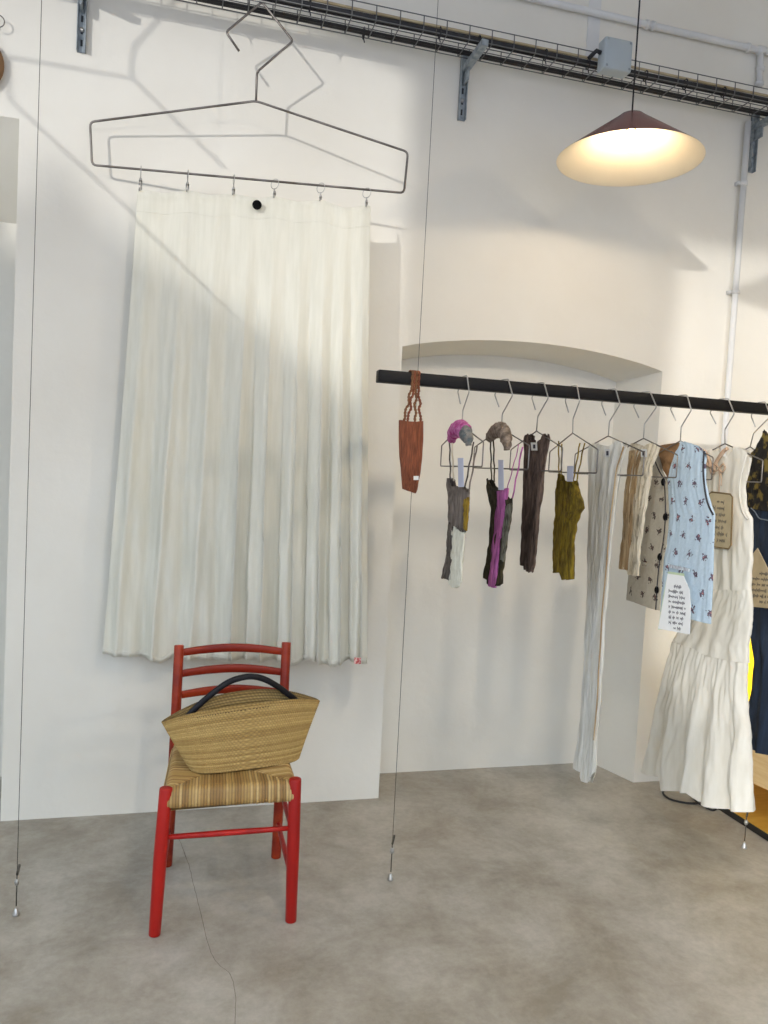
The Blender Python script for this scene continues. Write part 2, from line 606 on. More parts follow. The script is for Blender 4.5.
window(1, 'x', X0 - .1, -5.75, -1.3, .35, 4.35, [-3.0])
window(2, 'y', Y0 - .1, -2.6, 3.4, .3, 3.9, [-.6, 1.4])

# hairline crack that wanders over the concrete
bm = bmesh.new()
cr = [(.05, -.25), (.085, -.46), (.1, -.6), (.118, -.76), (.142, -.977), (.165, -1.05), (.195, -1.105), (.203, -1.2), (.195, -1.32), (.21, -1.5)]
cp = smooth_path([(x, y, 0) for x, y in cr], 8)
for i, (p, q) in enumerate(zip(cp, cp[1:])):
    j1 = .0022 * noise.noise(p * 40)
    j2 = .0022 * noise.noise(q * 40)
    w = .0008
    vs = [bm.verts.new(v) for v in ((p.x + j1 - w, p.y, .0006), (p.x + j1 + w, p.y, .0006), (q.x + j2 + w, q.y, .0006), (q.x + j2 - w, q.y, .0006))]
    bm.faces.new(vs)
o = obj('floor_crack', bm, mat('crack_dust', rgb(104, 99, 92), .9, c2=rgb(130, 124, 114), scale=30), floor)

# ----------------------------------------------------------- pendant lamps
shade_prof = [(0, .168), (.03, .168), (.043, .164), (.056, .153), (.266, .002), (.268, 0)]


def pendant(x, y, z, label, watts, bs=1.0):
    t = thing('pendant_lamp', label, 'lamp', (x, y, z), 'oxblood cone pendant lamps')
    bm = bmesh.new()
    lathe(bm, shade_prof, (x, y, z), 72, 0)
    lathe(bm, [(.268, 0), (.263, .001), (.05, .149), (.038, .155), (0, .157)], (x, y, z), 72, 1)
    part('lamp_shade', bm, [M['shade'], M['lining']], t)
    bm = bmesh.new()
    tube(bm, [(x, y, z + .165), (x, y, H)], .0035, 6)
    part('power_cord', bm, M['cable_black'], t)
    bm = bmesh.new()
    lathe(bm, [(0, .160), (.02, .160), (.02, .115), (.016, .108), (0, .108)], (x, y, z), 24)
    part('socket', bm, M['socket'], t)
    bm = bmesh.new()
    lathe(bm, [(r_ * bs, .108 - (.115 - z_) * bs + .007) for r_, z_ in [(.012, .115), (.014, .1), (.026, .082), (.03, .064), (.026, .048), (.015, .038), (0, .035)]], (x, y, z), 24)
    m, nt, b = new_mat('lit_bulb_glass')
    b.inputs['Base Color'].default_value = (1, .9, .7, 1)
    b.inputs['Emission Color'].default_value = (1, .79, .53, 1) if bs == 1 else (1, .86, .68, 1)
    b.inputs['Emission Strength'].default_value = watts
    part('light_bulb', bm, m, t)
    return t


LZ = 2.69
pendant(1.592, -.624, LZ, 'dark red cone pendant lamp glowing above the clothes rail', 80)

e_ = at(4.5, 66, 1, -.03)
hc = Vector((e_.x - .114, -.03, e_.z))
t = thing('hat', 'rounded tan hat hanging on the wall, only its rim entering at the left picture edge', 'hat', hc)
bm = bmesh.new()
lathe(bm, [(0, .075), (.03, .073), (.055, .06), (.068, .03), (.072, 0), (.112, -.012), (.112, -.016), (.070, -.004), (.05, .05), (0, .068)], (0, 0, 0), 40)
for v in bm.verts:
    v.co = hc + Vector((v.co.x, -v.co.z * .5, v.co.y))
part('felt_body', bm, mat('tan_felt', rgb(150, 116, 82), .9, c2=rgb(128, 96, 66), scale=18, bump=.3), t)
bm = bmesh.new()
l_ = at(-2, 21, 1, -.03)
tube(bm, [l_ + Vector((.022 * cos(a), 0, .022 * sin(a))) for a in [q * PI / 10 - 2.2 for q in range(15)]] , .0022, 6)
tube(bm, [Vector((l_.x - .022, -.005, hc.z + .06)), l_ + Vector((-.022, 0, -.002))], .0022, 6)
tag(obj('wire_hook', bm, M['wire']), 'small curled wire hook on the wall at the top left picture edge', 'hook')
pendant(4.0, -.624, LZ, 'added pendant lamp beyond the right picture edge, unseen, warming the right wall', 230)  # unseen lamp, added to warm the right side of the wall
pendant(.7, -2.75, 2.95, 'added pendant lamp above the viewpoint, unseen, giving warm fill light', 270, 2.0)  # this lamp and the next are added out of view as warm fill
pendant(2.7, -2.5, 2.95, 'added pendant lamp right of the viewpoint, unseen, giving warm fill light', 270, 2.0)

# ---------------------------------------------------- wire mesh cable tray
TY0, TY1, TZ, TS = -.215, -.078, 3.243, .056
t = thing('cable_tray', 'long wire mesh cable tray full of black cables high on the white wall', 'cable tray', (1.2, -.15, TZ))
bm = bmesh.new()
for y, z in ((TY0, TZ), (TY0, TZ + TS), (TY1, TZ), (TY1, TZ + TS), ((TY0 + TY1) / 2, TZ)):
    tube(bm, [(-1.2, y, z), (3.9, y, z)], .0024, 6)
i = 0
x = -1.18
while x < 3.9:
    tube(bm, rounded([(x, TY0, TZ + TS), (x, TY0, TZ - .003), (x, TY1, TZ - .003), (x, TY1, TZ + TS)], .01, 2), .0024, 6)
    x += .098
part('wire_basket', bm, M['tray'], t)


def bundle(y, z, r, m, amp, seed, name='cable'):
    bm = bmesh.new()
    pts = [(-1.15 + k * .06, y + amp * noise.noise(Vector((k * .11, seed, 0))), z + amp * .5 * noise.noise(Vector((k * .13, 0, seed)))) for k in range(84)]
    tube(bm, pts, r, 8)
    part(name, bm, m, t)


bundle(TY0 + .014, TZ + .014, .011, M['cable_black'], .004, 1)
bundle(TY0 + .032, TZ + .009, .005, M['cable_black'], .006, 4)
bundle(TY1 - .014, TZ + .014, .011, M['cable_black'], .004, 2)
bundle(TY1 - .032, TZ + .008, .005, M['cable_black'], .005, 5)
bundle(TY0 + .014, TZ + .034, .006, M['cable_tan'], .004, 3)
for x in (.05, .42, .66, .95, 1.12, 1.42, 1.62, 1.9, 2.1, 2.3):
    bm = bmesh.new()
    yy = TY0 + .014 if random.random() < .6 else TY1 - .014
    tube(bm, [(x, yy + .018 * cos(a), TZ + .01 + .021 * sin(a)) for a in [k * PI / 8 for k in range(16)]], .003, 6, True)
    tube(bm, [(x, yy, TZ - .01), (x + .004, yy - .003, TZ - .028)], .0025, 6)
    part('cable_tie', bm, M['cable_black'], t)

BR = [(-.425, 'slotted steel wall bracket left of the big wire hanger'),
      (1.13, 'slotted steel wall bracket between the big hanger and the pendant lamp'),
      (2.63, 'slotted steel wall bracket beside the white pipe at upper right')]
for x, lab in BR:
    t = thing('wall_bracket', lab, 'bracket', (x, 0, 3.015), 'brackets under the cable tray')
    bm = bmesh.new()
    w, zt = .016, 3.262
    box(bm, (x - w, -.006, 3.017), (x + w, -.002, zt + .05))
    box(bm, (x - w, -.026, 3.017), (x - w + .003, -.002, zt + .05))
    box(bm, (x + w - .003, -.026, 3.017), (x + w, -.002, zt + .05))
    up = part('upright', bm, M['galv'], t, smooth=False)
    for k in range(5):
        bm = bmesh.new()
        z = 3.04 + k * .045
        box(bm, (x - .004, -.0075, z), (x + .004, -.0055, z + .024))
        part('slot', bm, M['dark'], up, smooth=False)
    bm = bmesh.new()
    box(bm, (x - .014, -.25, TZ - .03), (x + .014, -.008, TZ - .0052))
    box(bm, (x - .004, -.07, TZ - .08), (x + .004, -.008, TZ - .03))
    part('arm', bm, M['galv'], t, smooth=False)
    bm = bmesh.new()
    lathe(bm, [(0, .008), (.008, .008), (.009, 0)], (0, 0, 0), 8)
    for v in bm.verts:
        v.co = Vector((x + v.co.x, -.007 - v.co.z, 3.10 + v.co.y))
    part('bolt', bm, M['steel'], t)

# junction box at the front of the tray
t = thing('junction_box', 'small grey plastic junction box mounted on the cable tray', 'box', (1.715, -.26, 3.2))
bm = bmesh.new()
box(bm, (1.65, -.285, 3.205), (1.78, -.222, 3.335))
hous = part('housing', bm, M['box'], t, bevel=.008)
for dx, dz in ((.012, .012), (.118, .012), (.012, .118), (.118, .118)):
    bm = bmesh.new()
    box(bm, (1.65 + dx - .004, -.2875, 3.205 + dz - .004), (1.65 + dx + .004, -.2845, 3.205 + dz + .004))
    part('screw', bm, M['galv'], hous, smooth=False)
bm = bmesh.new()
tube(bm, [(1.65, -.25, 3.28), (1.63, -.25, 3.285), (1.62, -.235, 3.275), (1.61, -.22, 3.262)], .009, 8)
part('cable_gland', bm, M['cable_black'], t)

# white conduits
t = thing('conduit', 'thin white conduit running along the wall above the cable tray', 'pipe', (1.5, -.03, 3.58))
bm = bmesh.new()
tube(bm, [(0.2, -.022, 3.585), (2.64, -.022, 3.585), (3.6, -.022, 3.585)], .015, 10)
part('pipe', bm, M['pipe'], t)
bm = bmesh.new()
tube(bm, [(2.625, -.022, 3.585), (2.632, -.022, 3.42)], .015, 10)
part('branch_pipe', bm, M['pipe'], t)
for a_, b_ in [((x - .008, -.022, 3.585), (x + .008, -.022, 3.585)) for x in (1.3, 2.0, 2.03, 2.55, 3.2)] + [((2.606, -.022, 3.585), (2.645, -.022, 3.585))] + [((2.63, -.022, z - .008), (2.63, -.022, z + .008)) for z in (3.43, 3.5)]:
    bm = bmesh.new()
    tube(bm, [a_, b_], .0205, 10)
    part('fitting', bm, M['pipe'], t)
bm = bmesh.new()
box(bm, (1.71, -.006, 3.30), (1.77, -.0, 4.59))
tag(obj('cable_duct', bm, M['pipe'], smooth=False), 'flat white cable duct rising up the wall behind the grey junction box', 'duct')
t = thing('drain_pipe', 'white pipe running straight down the wall to the floor right of the niche', 'pipe', (2.578, -.03, 0))
bm = bmesh.new()
tube(bm, [(2.578, -.03, 0.0), (2.578, -.03, 3.24)], .0145, 12)
part('pipe', bm, M['pipe'], t)
for z in (.6, 1.55, 2.43, 2.95):
    bm = bmesh.new()
    tube(bm, [(2.578, -.03, z - .01), (2.578, -.03, z + .01)], .0185, 12)
    box(bm, (2.55, -.03, z - .008), (2.56, 0, z + .008))
    part('clip', bm, M['pipe'], t)

# ------------------------------------------------- giant hanger with curtain
HP0, HP1 = (-.38, -.075), (.86, -.285)


def hy(x):
    return HP0[1] + (HP1[1] - HP0[1]) * (x - HP0[0]) / (HP1[0] - HP0[0])


HN = Vector((HP1[1] - HP0[1], -(HP1[0] - HP0[0]), 0)).normalized()


def onh(px, py, off=0.0):
    d = ROT @ Vector(((px - 384) / FPX, -(py - 512) / FPX, -1))
    p0 = Vector((HP0[0], HP0[1], 0)) + HN * off
    tt = (p0 - CAM).dot(HN) / d.dot(HN)
    return CAM + tt * d


big = [onh(*p) for p in ((239, 51), (226, 32), (262, 2), (293, 41), (257, 72), (256, 101))]
frame = [onh(*p) for p in ((256, 101), (408, 152), (404, 193), (92, 165), (90, 122))]
t = thing('giant_wire_hanger', 'oversized angular steel wire hanger hooked on the cable tray, holding the white curtain', 'hanger', frame[0])
bm = bmesh.new()
tube(bm, rounded(big, .012), .0045, 8)
tube(bm, rounded(frame, .018, 4, True), .0045, 8, True)
part('wire_frame', bm, M['wire'], t)

# curtain -------------------------------------------------------------------
rings_px = [(141, 168), (188, 172), (234, 177), (275, 181), (321, 185), (367, 190)]
UX = Vector((HP1[0] - HP0[0], HP1[1] - HP0[1], 0)).normalized()
top_px = [(137, 190), (141, 190), (165, 193), (188, 190.5), (212, 195), (234, 194), (255, 198), (275, 196.5), (298, 201.5), (321, 200), (345, 208), (367, 205.5), (371, 206)]
bot_px = [(102, 654), (115, 657), (135, 658), (150, 660), (160, 664), (172, 658), (188, 660), (205, 661), (222, 661), (240, 660), (262, 660), (280, 662), (296, 664), (310, 659), (322, 664), (334, 666), (345, 660), (357, 661), (367, 664)]
NU, NV = 260, 90
folds = [(.06, .018, 1.0), (.13, .022, -1), (.20, .014, 1), (.27, .02, -1), (.34, .016, 1), (.41, .02, -1), (.475, .02, 1), (.53, .024, -1), (.585, .016, 1), (.65, .022, -1), (.70, .02, 1), (.755, .014, -1), (.80, .02, 1), (.845, .014, -1), (.885, .018, 1), (.925, .014, -1), (.965, .014, 1)]


def fold(u, v):
    s = 0
    for c, w, sg in folds:
        c2 = c + .012 * sin(v * 3 + c * 40) * v
        q = (u - c2) / (w * (1.3 - .35 * v))
        s += sg * math.exp(-q * q)
    # knife pleats: each steps sharply on one side and slopes back on the other
    k = 0
    for c, w, sg in folds[6:]:
        q = u - c - .010 * v
        if 0 < q < .045:
            k += (1 - q / .045) * 1.3
    vv = max(0, min(1, (v - .04) / .6))
    amp = .003 + .027 * vv * vv * (3 - 2 * vv)
    return amp * (s * .75 + k * v) + .006 * v * sin(u * 60 + 6 * sin(v * 4))


def curtain_pt(u, v):
    a = table([((i) / (len(top_px) - 1), *p) for i, p in enumerate(sorted(top_px))], u)
    # use x-proportional lookups so the scallops sit under the rings
    xt = lerp(137, 371, u)
    yt = table(top_px, xt)[0]
    xb = lerp(102, 367, u)
    yb = table(bot_px, xb)[0]
    A, B = onh(xt, yt), onh(xb, yb)
    # a real drape keeps its edge plumb, flaring a little at the hem
    e = v ** 1.15
    p = Vector((lerp(A.x, B.x, e), lerp(A.y, B.y, e), lerp(A.z, B.z, v)))
    p += HN * (fold(u, v) - .01 * (1 if v > 0 else 0))
    return p


bm = bmesh.new()
g = [[bm.verts.new(curtain_pt(i / NU, j / NV)) for i in range(NU + 1)] for j in range(NV + 1)]
for j in range(NV):
    for i in range(NU):
        bm.faces.new((g[j][i], g[j][i + 1], g[j + 1][i + 1], g[j + 1][i]))
ct = thing('curtain', 'long sheer white linen curtain with soft pleats hanging from the giant hanger', 'curtain', curtain_pt(.5, 1))
panel = part('linen_panel', bm, M['curtain'], ct, solid=.0015)
NH = 120
for v0, v1 in ((.041, .0435), (.986, .996)):
    bm = bmesh.new()
    rows = [[bm.verts.new(curtain_pt(i / NH, lerp(v0, v1, j / 3)) + HN * .0009) for i in range(NH + 1)] for j in range(4)]
    for j in range(3):
        for i in range(NH):
            bm.faces.new((rows[j][i], rows[j][i + 1], rows[j + 1][i + 1], rows[j + 1][i]))
    part('hem', bm, M['curtain'], panel, solid=.0003)
bm = bmesh.new()
c = onh(357.5, 661, .055)
poly(bm, [c + UX * a + Vector((0, 0, b)) for a, b in ((-.014, -.012), (.014, -.012), (.014, .014), (-.014, .014))], HN, .001)
part('red_label', bm, M['redlabel'], panel, smooth=False, label='small red woven label at the lower right corner')
for k, (px, py) in enumerate(rings_px):
    c = onh(px, py)
    ctop = table(top_px, px)[0]
    e = onh(px, ctop)
    r = .019
    t2 = thing('curtain_ring', 'steel curtain ring with clip, number %s from the left on the giant hanger' % ['first', 'second', 'third', 'fourth', 'fifth', 'sixth'][k], 'curtain ring', c, 'clip rings holding the curtain')
    t2['label'] = ['steel ring with clip at the curtain top left corner', 'second steel clip ring from the left above the curtain',
                   'steel clip ring left of the black round button', 'steel clip ring right of the black round button',
                   'second steel clip ring from the right above the curtain', 'steel ring with clip at the curtain top right corner'][k]
    d = UX * (.25 if k < 3 else .8) + HN * (.97 if k < 3 else .6)
    d.normalize()
    c2 = c + Vector((0, 0, -r + .0075))
    bm = bmesh.new()
    tube(bm, [c2 + d * (r * cos(a)) + Vector((0, 0, r * sin(a))) for a in [2 * PI * q / 20 for q in range(20)]], .0014, 6, True)
    part('ring', bm, M['steel'], t2)
    bm = bmesh.new()
    zb = c2.z - r
    tube(bm, [(c2.x, c2.y, zb + .002), (c2.x, c2.y, zb - .008)], .002, 6)
    tube(bm, [(c2.x, c2.y, zb - .008), (c2.x, c2.y - .002, zb - .018)], [.004, .0065], 8)
    tube(bm, [(c2.x - .004, c2.y - .004, zb - .017), (c2.x - .003, c2.y - .006, e.z - .006)], .0028, 6)
    tube(bm, [(c2.x + .004, c2.y + .004, zb - .017), (c2.x + .003, c2.y + .006, e.z - .006)], .0028, 6)
    part('clip', bm, M['steel'], t2)
bm = bmesh.new()
c = onh(257, 205, .012)
lathe(bm, [(0, .006), (.014, .006), (.018, .003), (.018, 0), (0, 0)], (0, 0, 0), 24)
for v in bm.verts:
    v.co = c + UX * v.co.x + Vector((0, 0, 1)) * v.co.y + HN * v.co.z
tag(obj('round_button', bm, M['dot']), 'round black button pinned near the top of the white curtain', 'button')

# --------------------------------------------------------- rail and cables
RY, RZC = -.68, 1.797
t = thing('clothes_rail', 'long square black metal clothes rail hung horizontally on thin steel cables', 'clothes rail', (1.5, RY, RZC))
bm = bmesh.new()
box(bm, (.645, RY - .021, RZC - .021), (3.1, RY + .021, RZC + .021))
part('bar', bm, M['rail'], t, bevel=.003)
CAB = [(-.451, -.69, 'thin vertical steel cable left of the curtain, anchored to the floor'),
       (.79, -.68, 'thin vertical steel cable between curtain and tank tops, through the rail end'),
       (2.304, -.68, 'thin vertical steel cable beside the long white dress, mostly hidden')]
for x, y, lab in CAB:
    t = thing('suspension_cable', lab, 'cable', (x, y, 0), 'floor to ceiling steel cables')
    bm = bmesh.new()
    tube(bm, [(x, y, .14), (x, y, H)], .0010, 6)
    part('wire', bm, M['darkwire'], t)
    bm = bmesh.new()
    tube(bm, [(x, y, .132), (x + .006, y, .165)], .004, 6)
    tube(bm, [(x, y, .03), (x, y, .135)], .002, 6)
    part('turnbuckle', bm, M['darkwire'], t)
    bm = bmesh.new()
    lathe(bm, [(0, .012), (.006, .009), (.008, 0), (.006, -.008), (0, -.01)], (x, y, .108), 10)
    part('bead', bm, M['steel'], t)
    bm = bmesh.new()
    lathe(bm, [(0, .026), (.005, .022), (.008, .010), (.0105, .004), (.0105, 0), (0, 0)], (x, y, 0), 12)
    part('anchor', bm, M['steel'], t)

# wire hangers -------------------------------------------------------------
HX = [.965, 1.119, 1.261, 1.395, 1.553, 1.698, 1.86, 2.045, 2.222, 2.42]
yaw = [3, -4, 2, 5, 2, -2, 1, -1, 12, 0]
far_near = [(-.432, -.922), (-.458, -.885), (-.43, -.89), (-.485, -.915), (-.415, -.93), (-.48, -.89), (-.485, -.885), (-.52, -.91), (-.38, -.80), (-.45, -.9)]
hlab = ['steel wire hanger under the magenta knitted band', 'steel wire hanger under the taupe knitted band',
        'steel wire hanger holding the long grey-brown tank', 'steel wire hanger holding the olive strappy top',
        'steel wire hanger holding the very long white crinkled tank', 'steel wire hanger holding the short ecru and tan tank',
        'steel wire hanger holding the blue floral quilted vest', 'steel wire hanger holding the long white tiered dress',
        'steel wire hanger holding the navy and dark floral outfit', 'steel wire hanger holding the yellow garment, hidden by the navy outfit']


def hanger(i):
    X = HX[i]
    f, n = far_near[i]
    c = (f + n) / 2
    t = thing('wire_hanger', hlab[i], 'hanger', (X, RY, 1.82), 'angular wire hangers on the black rail')
    a = math.radians(yaw[i])

    def P(y, z):
        dy = y - RY
        return Vector((X + dy * sin(a), RY + dy * cos(a), z))
    r = .0024
    bm = bmesh.new()
    top = RZC + .0215 + r
    bnd = -.738 - .006 * (i % 3)
    hook = [P(-.645, 1.728), P(-.605, 1.775), P(-.652, top + .004), P(-.704, top + .002), P(bnd, 1.762), P(lerp(RY, c, .5), 1.702), P(lerp(RY, c, .7), 1.648)]
    tube(bm, rounded(hook, .006, 3), r, 8)
    part('hook', bm, M['steel'], t)
    bm = bmesh.new()
    fr = [P(lerp(RY, c, .7), 1.648), P(f, 1.583), P(f, 1.503), P(n, 1.503), P(n, 1.583)]
    tube(bm, rounded(fr, .007, 3, True), r, 8, True)
    part('frame', bm, M['wire'], t)
    return t


for i in range(9):
    hanger(i)


# ------------------------------------------------------------------ garments
def garment_mesh(X, rows, top, bottom, th, wr=.004, freq=26, seed=0, nt=96, nv=90, pinch=.75, dx=0.0, fold=0.0, ffreq=5, flat=1.0):
    """A cloth tube. rows: (photo y, left x, right x) of the outline, read onto the plane x = X;
    the tube has depth th and fine vertical crinkles."""
    bm = bmesh.new()
    cols = []
    for j in range(nv + 1):
        v = j / nv
        ring = []
        for k in range(nt):
            a = 2 * PI * k / nt
            u = (1 - cos(a)) / 2
            s = sin(a)
            y_px = lerp(table(top, u)[0], table(bottom, u)[0], v)
            l, r = table(rows, y_px)
            x_px = lerp(l, r, u)
            p = at(x_px, y_px, 0, X + dx)
            b = th(v) if callable(th) else th
            env = abs(s) ** pinch * (1 if s > 0 else -1)
            ph = u * freq * 2 + (0 if s > 0 else 31)
            cr = noise.noise(Vector((ph, v * 6 + seed * 3.1, seed * 7.7 + (5 if s > 0 else 0)))) * wr * 2
            fd = fold * v * sin(u * ffreq * 2 * PI + 2.2 * noise.noise(Vector((u * 3, v * 2, seed))) + (0 if s > 0 else 1.3))
            off = -(b * env * flat) + (-cr - fd) * (1 if s >= 0 else -1) * min(1, abs(s) * 1.6)
            edge = noise.noise(Vector((v * 16, seed * 5.3, 0))) * wr * 1.5 * (1 - abs(s)) * (1 if u > .5 else -1)
            ring.append(bm.verts.new((X + dx + off, p.y + edge, p.z)))
        cols.append(ring)
    for a, b in zip(cols, cols[1:]):
        for k in range(nt):
            bm.faces.new((a[k], a[(k + 1) % nt], b[(k + 1) % nt], b[k]))
    return bm


def strap(X, a, b, w=.0035, sag=0.0, dx=0.0, m=None, parent=None, name='strap'):
    A, B = at(a[0], a[1], 0, X), at(b[0], b[1], 0, X)
    pts = []
    for k in range(9):
        q = k / 8
        p = A.lerp(B, q)
        p.x += dx + .0015 * sin(q * 14 + a[0])
        p.y += sag * sin(PI * q)
        pts.append(p)
    bm = bmesh.new()
    tube(bm, pts, w, 6, False, .5)
    return part(name, bm, m, parent)


def quadpx(X, pts, dx, th, m, name, parent, **k):
    bm = bmesh.new()
    poly(bm, [at(px, py, 0, X + dx) for px, py in pts], (-1, 0, 0), th)
    return part(name, bm, m, parent, smooth=False, **k)


def G(i, name, label, cat):
    return thing(name, label, cat, (HX[i], -.7, 1.58), 'garments on the black rail')


# 1 patchwork strappy top
X = HX[0]
t = G(0, 'tank_top', 'strappy patchwork top in taupe, mustard and cream below the magenta band', 'top')
part('bodice', garment_mesh(X, [(478, 448, 470), (487, 446.5, 470.5), (496, 448, 469.5), (510, 449, 468), (528, 448.5, 467), (535, 448, 463), (550, 447.5, 459), (562, 447, 456), (572, 443.5, 454), (583, 440, 452)],
     [(0, 479), (.15, 478), (.35, 487), (.6, 486), (.8, 489), (1, 493)], [(0, 576), (.2, 579), (.5, 578), (1, 572)], .009, .006, 22, 1), M['taupe'], t)
part('dark_side_panel', garment_mesh(X, [(520, 449, 454), (540, 448, 454), (560, 447, 453), (572, 443, 452), (583, 441, 451)],
     [(0, 522), (1, 528)], [(0, 577), (1, 581)], .004, .004, 8, 2, nt=32, nv=40, dx=-.010), M['darktaupe'], t)
part('cream_panel', garment_mesh(X, [(526, 454, 460), (533, 452, 465), (545, 451.5, 464), (565, 451, 462), (578, 450, 462), (588, 448, 460)],
     [(0, 530), (.4, 526), (1, 533)], [(0, 583), (.5, 588), (1, 586)], .007, .004, 10, 3, nt=48, nv=50, dx=-.009), M['creamcr'], t)
part('mustard_panel', garment_mesh(X, [(498, 464, 469), (515, 464, 468), (529, 464, 467)],
     [(0, 500), (1, 497)], [(0, 528), (1, 531)], .004, .003, 6, 4, nt=24, nv=30, dx=-.011), M['yellowcr'], t)
for a, b, mm in (((450.5, 440), (451.5, 480), 'darktaupe'), ((453, 441), (454.5, 481), 'ecru'), ((475, 442), (466, 488), 'darktaupe'), ((478, 446), (469.5, 494), 'taupe')):
    strap(X, a, b, .003, 0, -.004, M[mm], t)
quadpx(X, [(458, 458), (463.5, 458), (464, 487), (458.5, 487)], -.024, .001, M['tag'], 'paper_tag', t)

# 2 olive and pink strappy top
X = HX[1]
t = G(1, 'tank_top', 'strappy dark olive top with a long orchid pink stripe below the taupe band', 'top')
part('bodice', garment_mesh(X, [(478, 488, 497), (486, 486.5, 511), (496, 488, 512.5), (508, 491, 512), (525, 491, 509.5), (542, 489.5, 506), (560, 487, 504), (574, 484, 502), (585, 485, 501)],
     [(0, 480), (.2, 478), (.35, 488), (.6, 489), (.85, 500), (1, 498)], [(0, 578), (.25, 580), (.4, 586), (.8, 586), (1, 583)], .009, .006, 22, 5), M['olivedk'], t)
part('pink_panel', garment_mesh(X, [(489, 497.5, 508), (505, 497, 506), (525, 495.5, 503.5), (545, 492.5, 500), (565, 491.5, 498), (587, 489, 495.5)],
     [(0, 492), (1, 488)], [(0, 586), (1, 588)], .007, .004, 8, 6, nt=40, nv=60, dx=-.009), M['pink'], t)
part('grey_panel', garment_mesh(X, [(503, 506, 512), (520, 504.5, 510), (540, 502, 506.5), (562, 500.5, 504)],
     [(0, 506), (1, 503)], [(0, 556), (1, 562)], .004, .004, 6, 7, nt=28, nv=40, dx=-.010), M['greygreen'], t)
for a, b, mm in (((491.5, 439), (492.5, 480), 'olivedk'), ((494.5, 439), (495.5, 482), 'olivedk'), ((520, 445), (508, 490), 'pink'), ((523.5, 447), (513.5, 498), 'pink')):
    strap(X, a, b, .003, 0, -.004, M[mm], t)
quadpx(X, [(498.5, 460), (503.5, 460), (504, 490), (498.5, 490)], -.024, .001, M['tag'], 'paper_tag', t)

# 3 grey-brown tank
X = HX[2]
t = G(2, 'tank_top', 'long narrow grey-brown crinkled tank with a white neck label', 'top')
part('bodice', garment_mesh(X, [(432, 528, 548), (438, 525, 549.5), (446, 525, 548), (466, 524.5, 545), (485, 523.5, 542), (500, 523, 541), (520, 523.5, 538), (540, 522, 535.5), (560, 521, 534), (573, 521, 532)],
     [(0, 437), (.1, 433.5), (.25, 436), (.4, 443), (.6, 443), (.78, 436), (.88, 433.5), (1, 438)], [(0, 565), (.4, 566), (.45, 570), (.7, 570), (.8, 573), (1, 572)], .009, .007, 22, 8), M['brownlong'], t)
lb = quadpx(X, [(531, 442.5), (537, 442.5), (537.5, 450.5), (531.5, 450.5)], -.018, .001, M['label'], 'neck_label', t)
quadpx(X, [(533.2, 444.5), (535.4, 444.5), (535.4, 448.5), (533.2, 448.5)], -.0195, .0006, M['ink'], 'label_print', lb)

# 4 olive top
X = HX[3]
t = G(3, 'tank_top', 'olive gold crinkled strappy top between the grey-brown and the long white tanks', 'top')
part('bodice', garment_mesh(X, [(474, 558.5, 578), (482, 557.5, 577.5), (492, 556.5, 579), (502, 555.5, 582.5), (508, 555.5, 584), (515, 555.5, 580), (525, 554.5, 576.5), (540, 554, 574.5), (556, 553.5, 574), (572, 553.5, 573.5), (581, 553.5, 574)],
     [(0, 474), (.12, 474), (.3, 481), (.7, 481), (.9, 480), (1, 486)], [(0, 573), (.42, 572), (.5, 580), (1, 579)], .010, .006, 24, 9), M['olive'], t)
for a, b in (((559.5, 441), (560, 476)), ((563, 444), (562, 478)), ((581, 443), (574, 482)), ((585.5, 443), (577, 484))):
    strap(X, a, b, .003, 0, -.004, M['olive'], t)
quadpx(X, [(567.5, 466), (573.5, 466), (573, 481.5), (567, 481.5)], -.026, .001, M['tag'], 'paper_tag', t)

# 5 long white tank
X = HX[4]
t = G(4, 'tank_top', 'very long narrow white crinkled tank reaching almost to the floor', 'top')
part('bodice', garment_mesh(X, [(440, 592, 626), (447, 589.5, 627), (456, 589, 623), (470, 589, 619.5), (505, 588.5, 615), (550, 588.5, 610.5), (580, 588, 608), (640, 586, 603.5), (700, 582.5, 600), (740, 579, 596.5), (765, 574, 595.5), (785, 573, 594)],
     [(0, 447), (.12, 443), (.3, 445), (.42, 447), (.6, 446), (.75, 441), (.9, 442), (1, 447)], [(0, 768), (.3, 771), (.45, 772), (.5, 781), (.8, 783), (1, 772)],
     .012, .006, 24, 10, nt=120, nv=150), M['whitecr'], t)
bm = bmesh.new()
pts = [at(px, py, 0, X) + Vector((-.012, 0, 0)) for px, py in ((626.5, 447), (623, 458), (619.3, 470), (617, 488), (615, 505), (612.5, 525), (610.5, 550), (609.2, 566), (608, 580), (605, 612), (603.5, 640), (601.5, 670), (600, 700), (596.5, 740))]
tube(bm, smooth_path(pts, 6), .003, 6)
part('side_seam', bm, M['tan'], t)
lb = quadpx(X, [(605, 449), (610, 449), (610, 457), (605, 457)], -.020, .001, M['label'], 'neck_label', t)
quadpx(X, [(606.3, 451), (608.6, 451), (608.6, 455.5), (606.3, 455.5)], -.0215, .0006, M['ink'], 'label_print', lb)

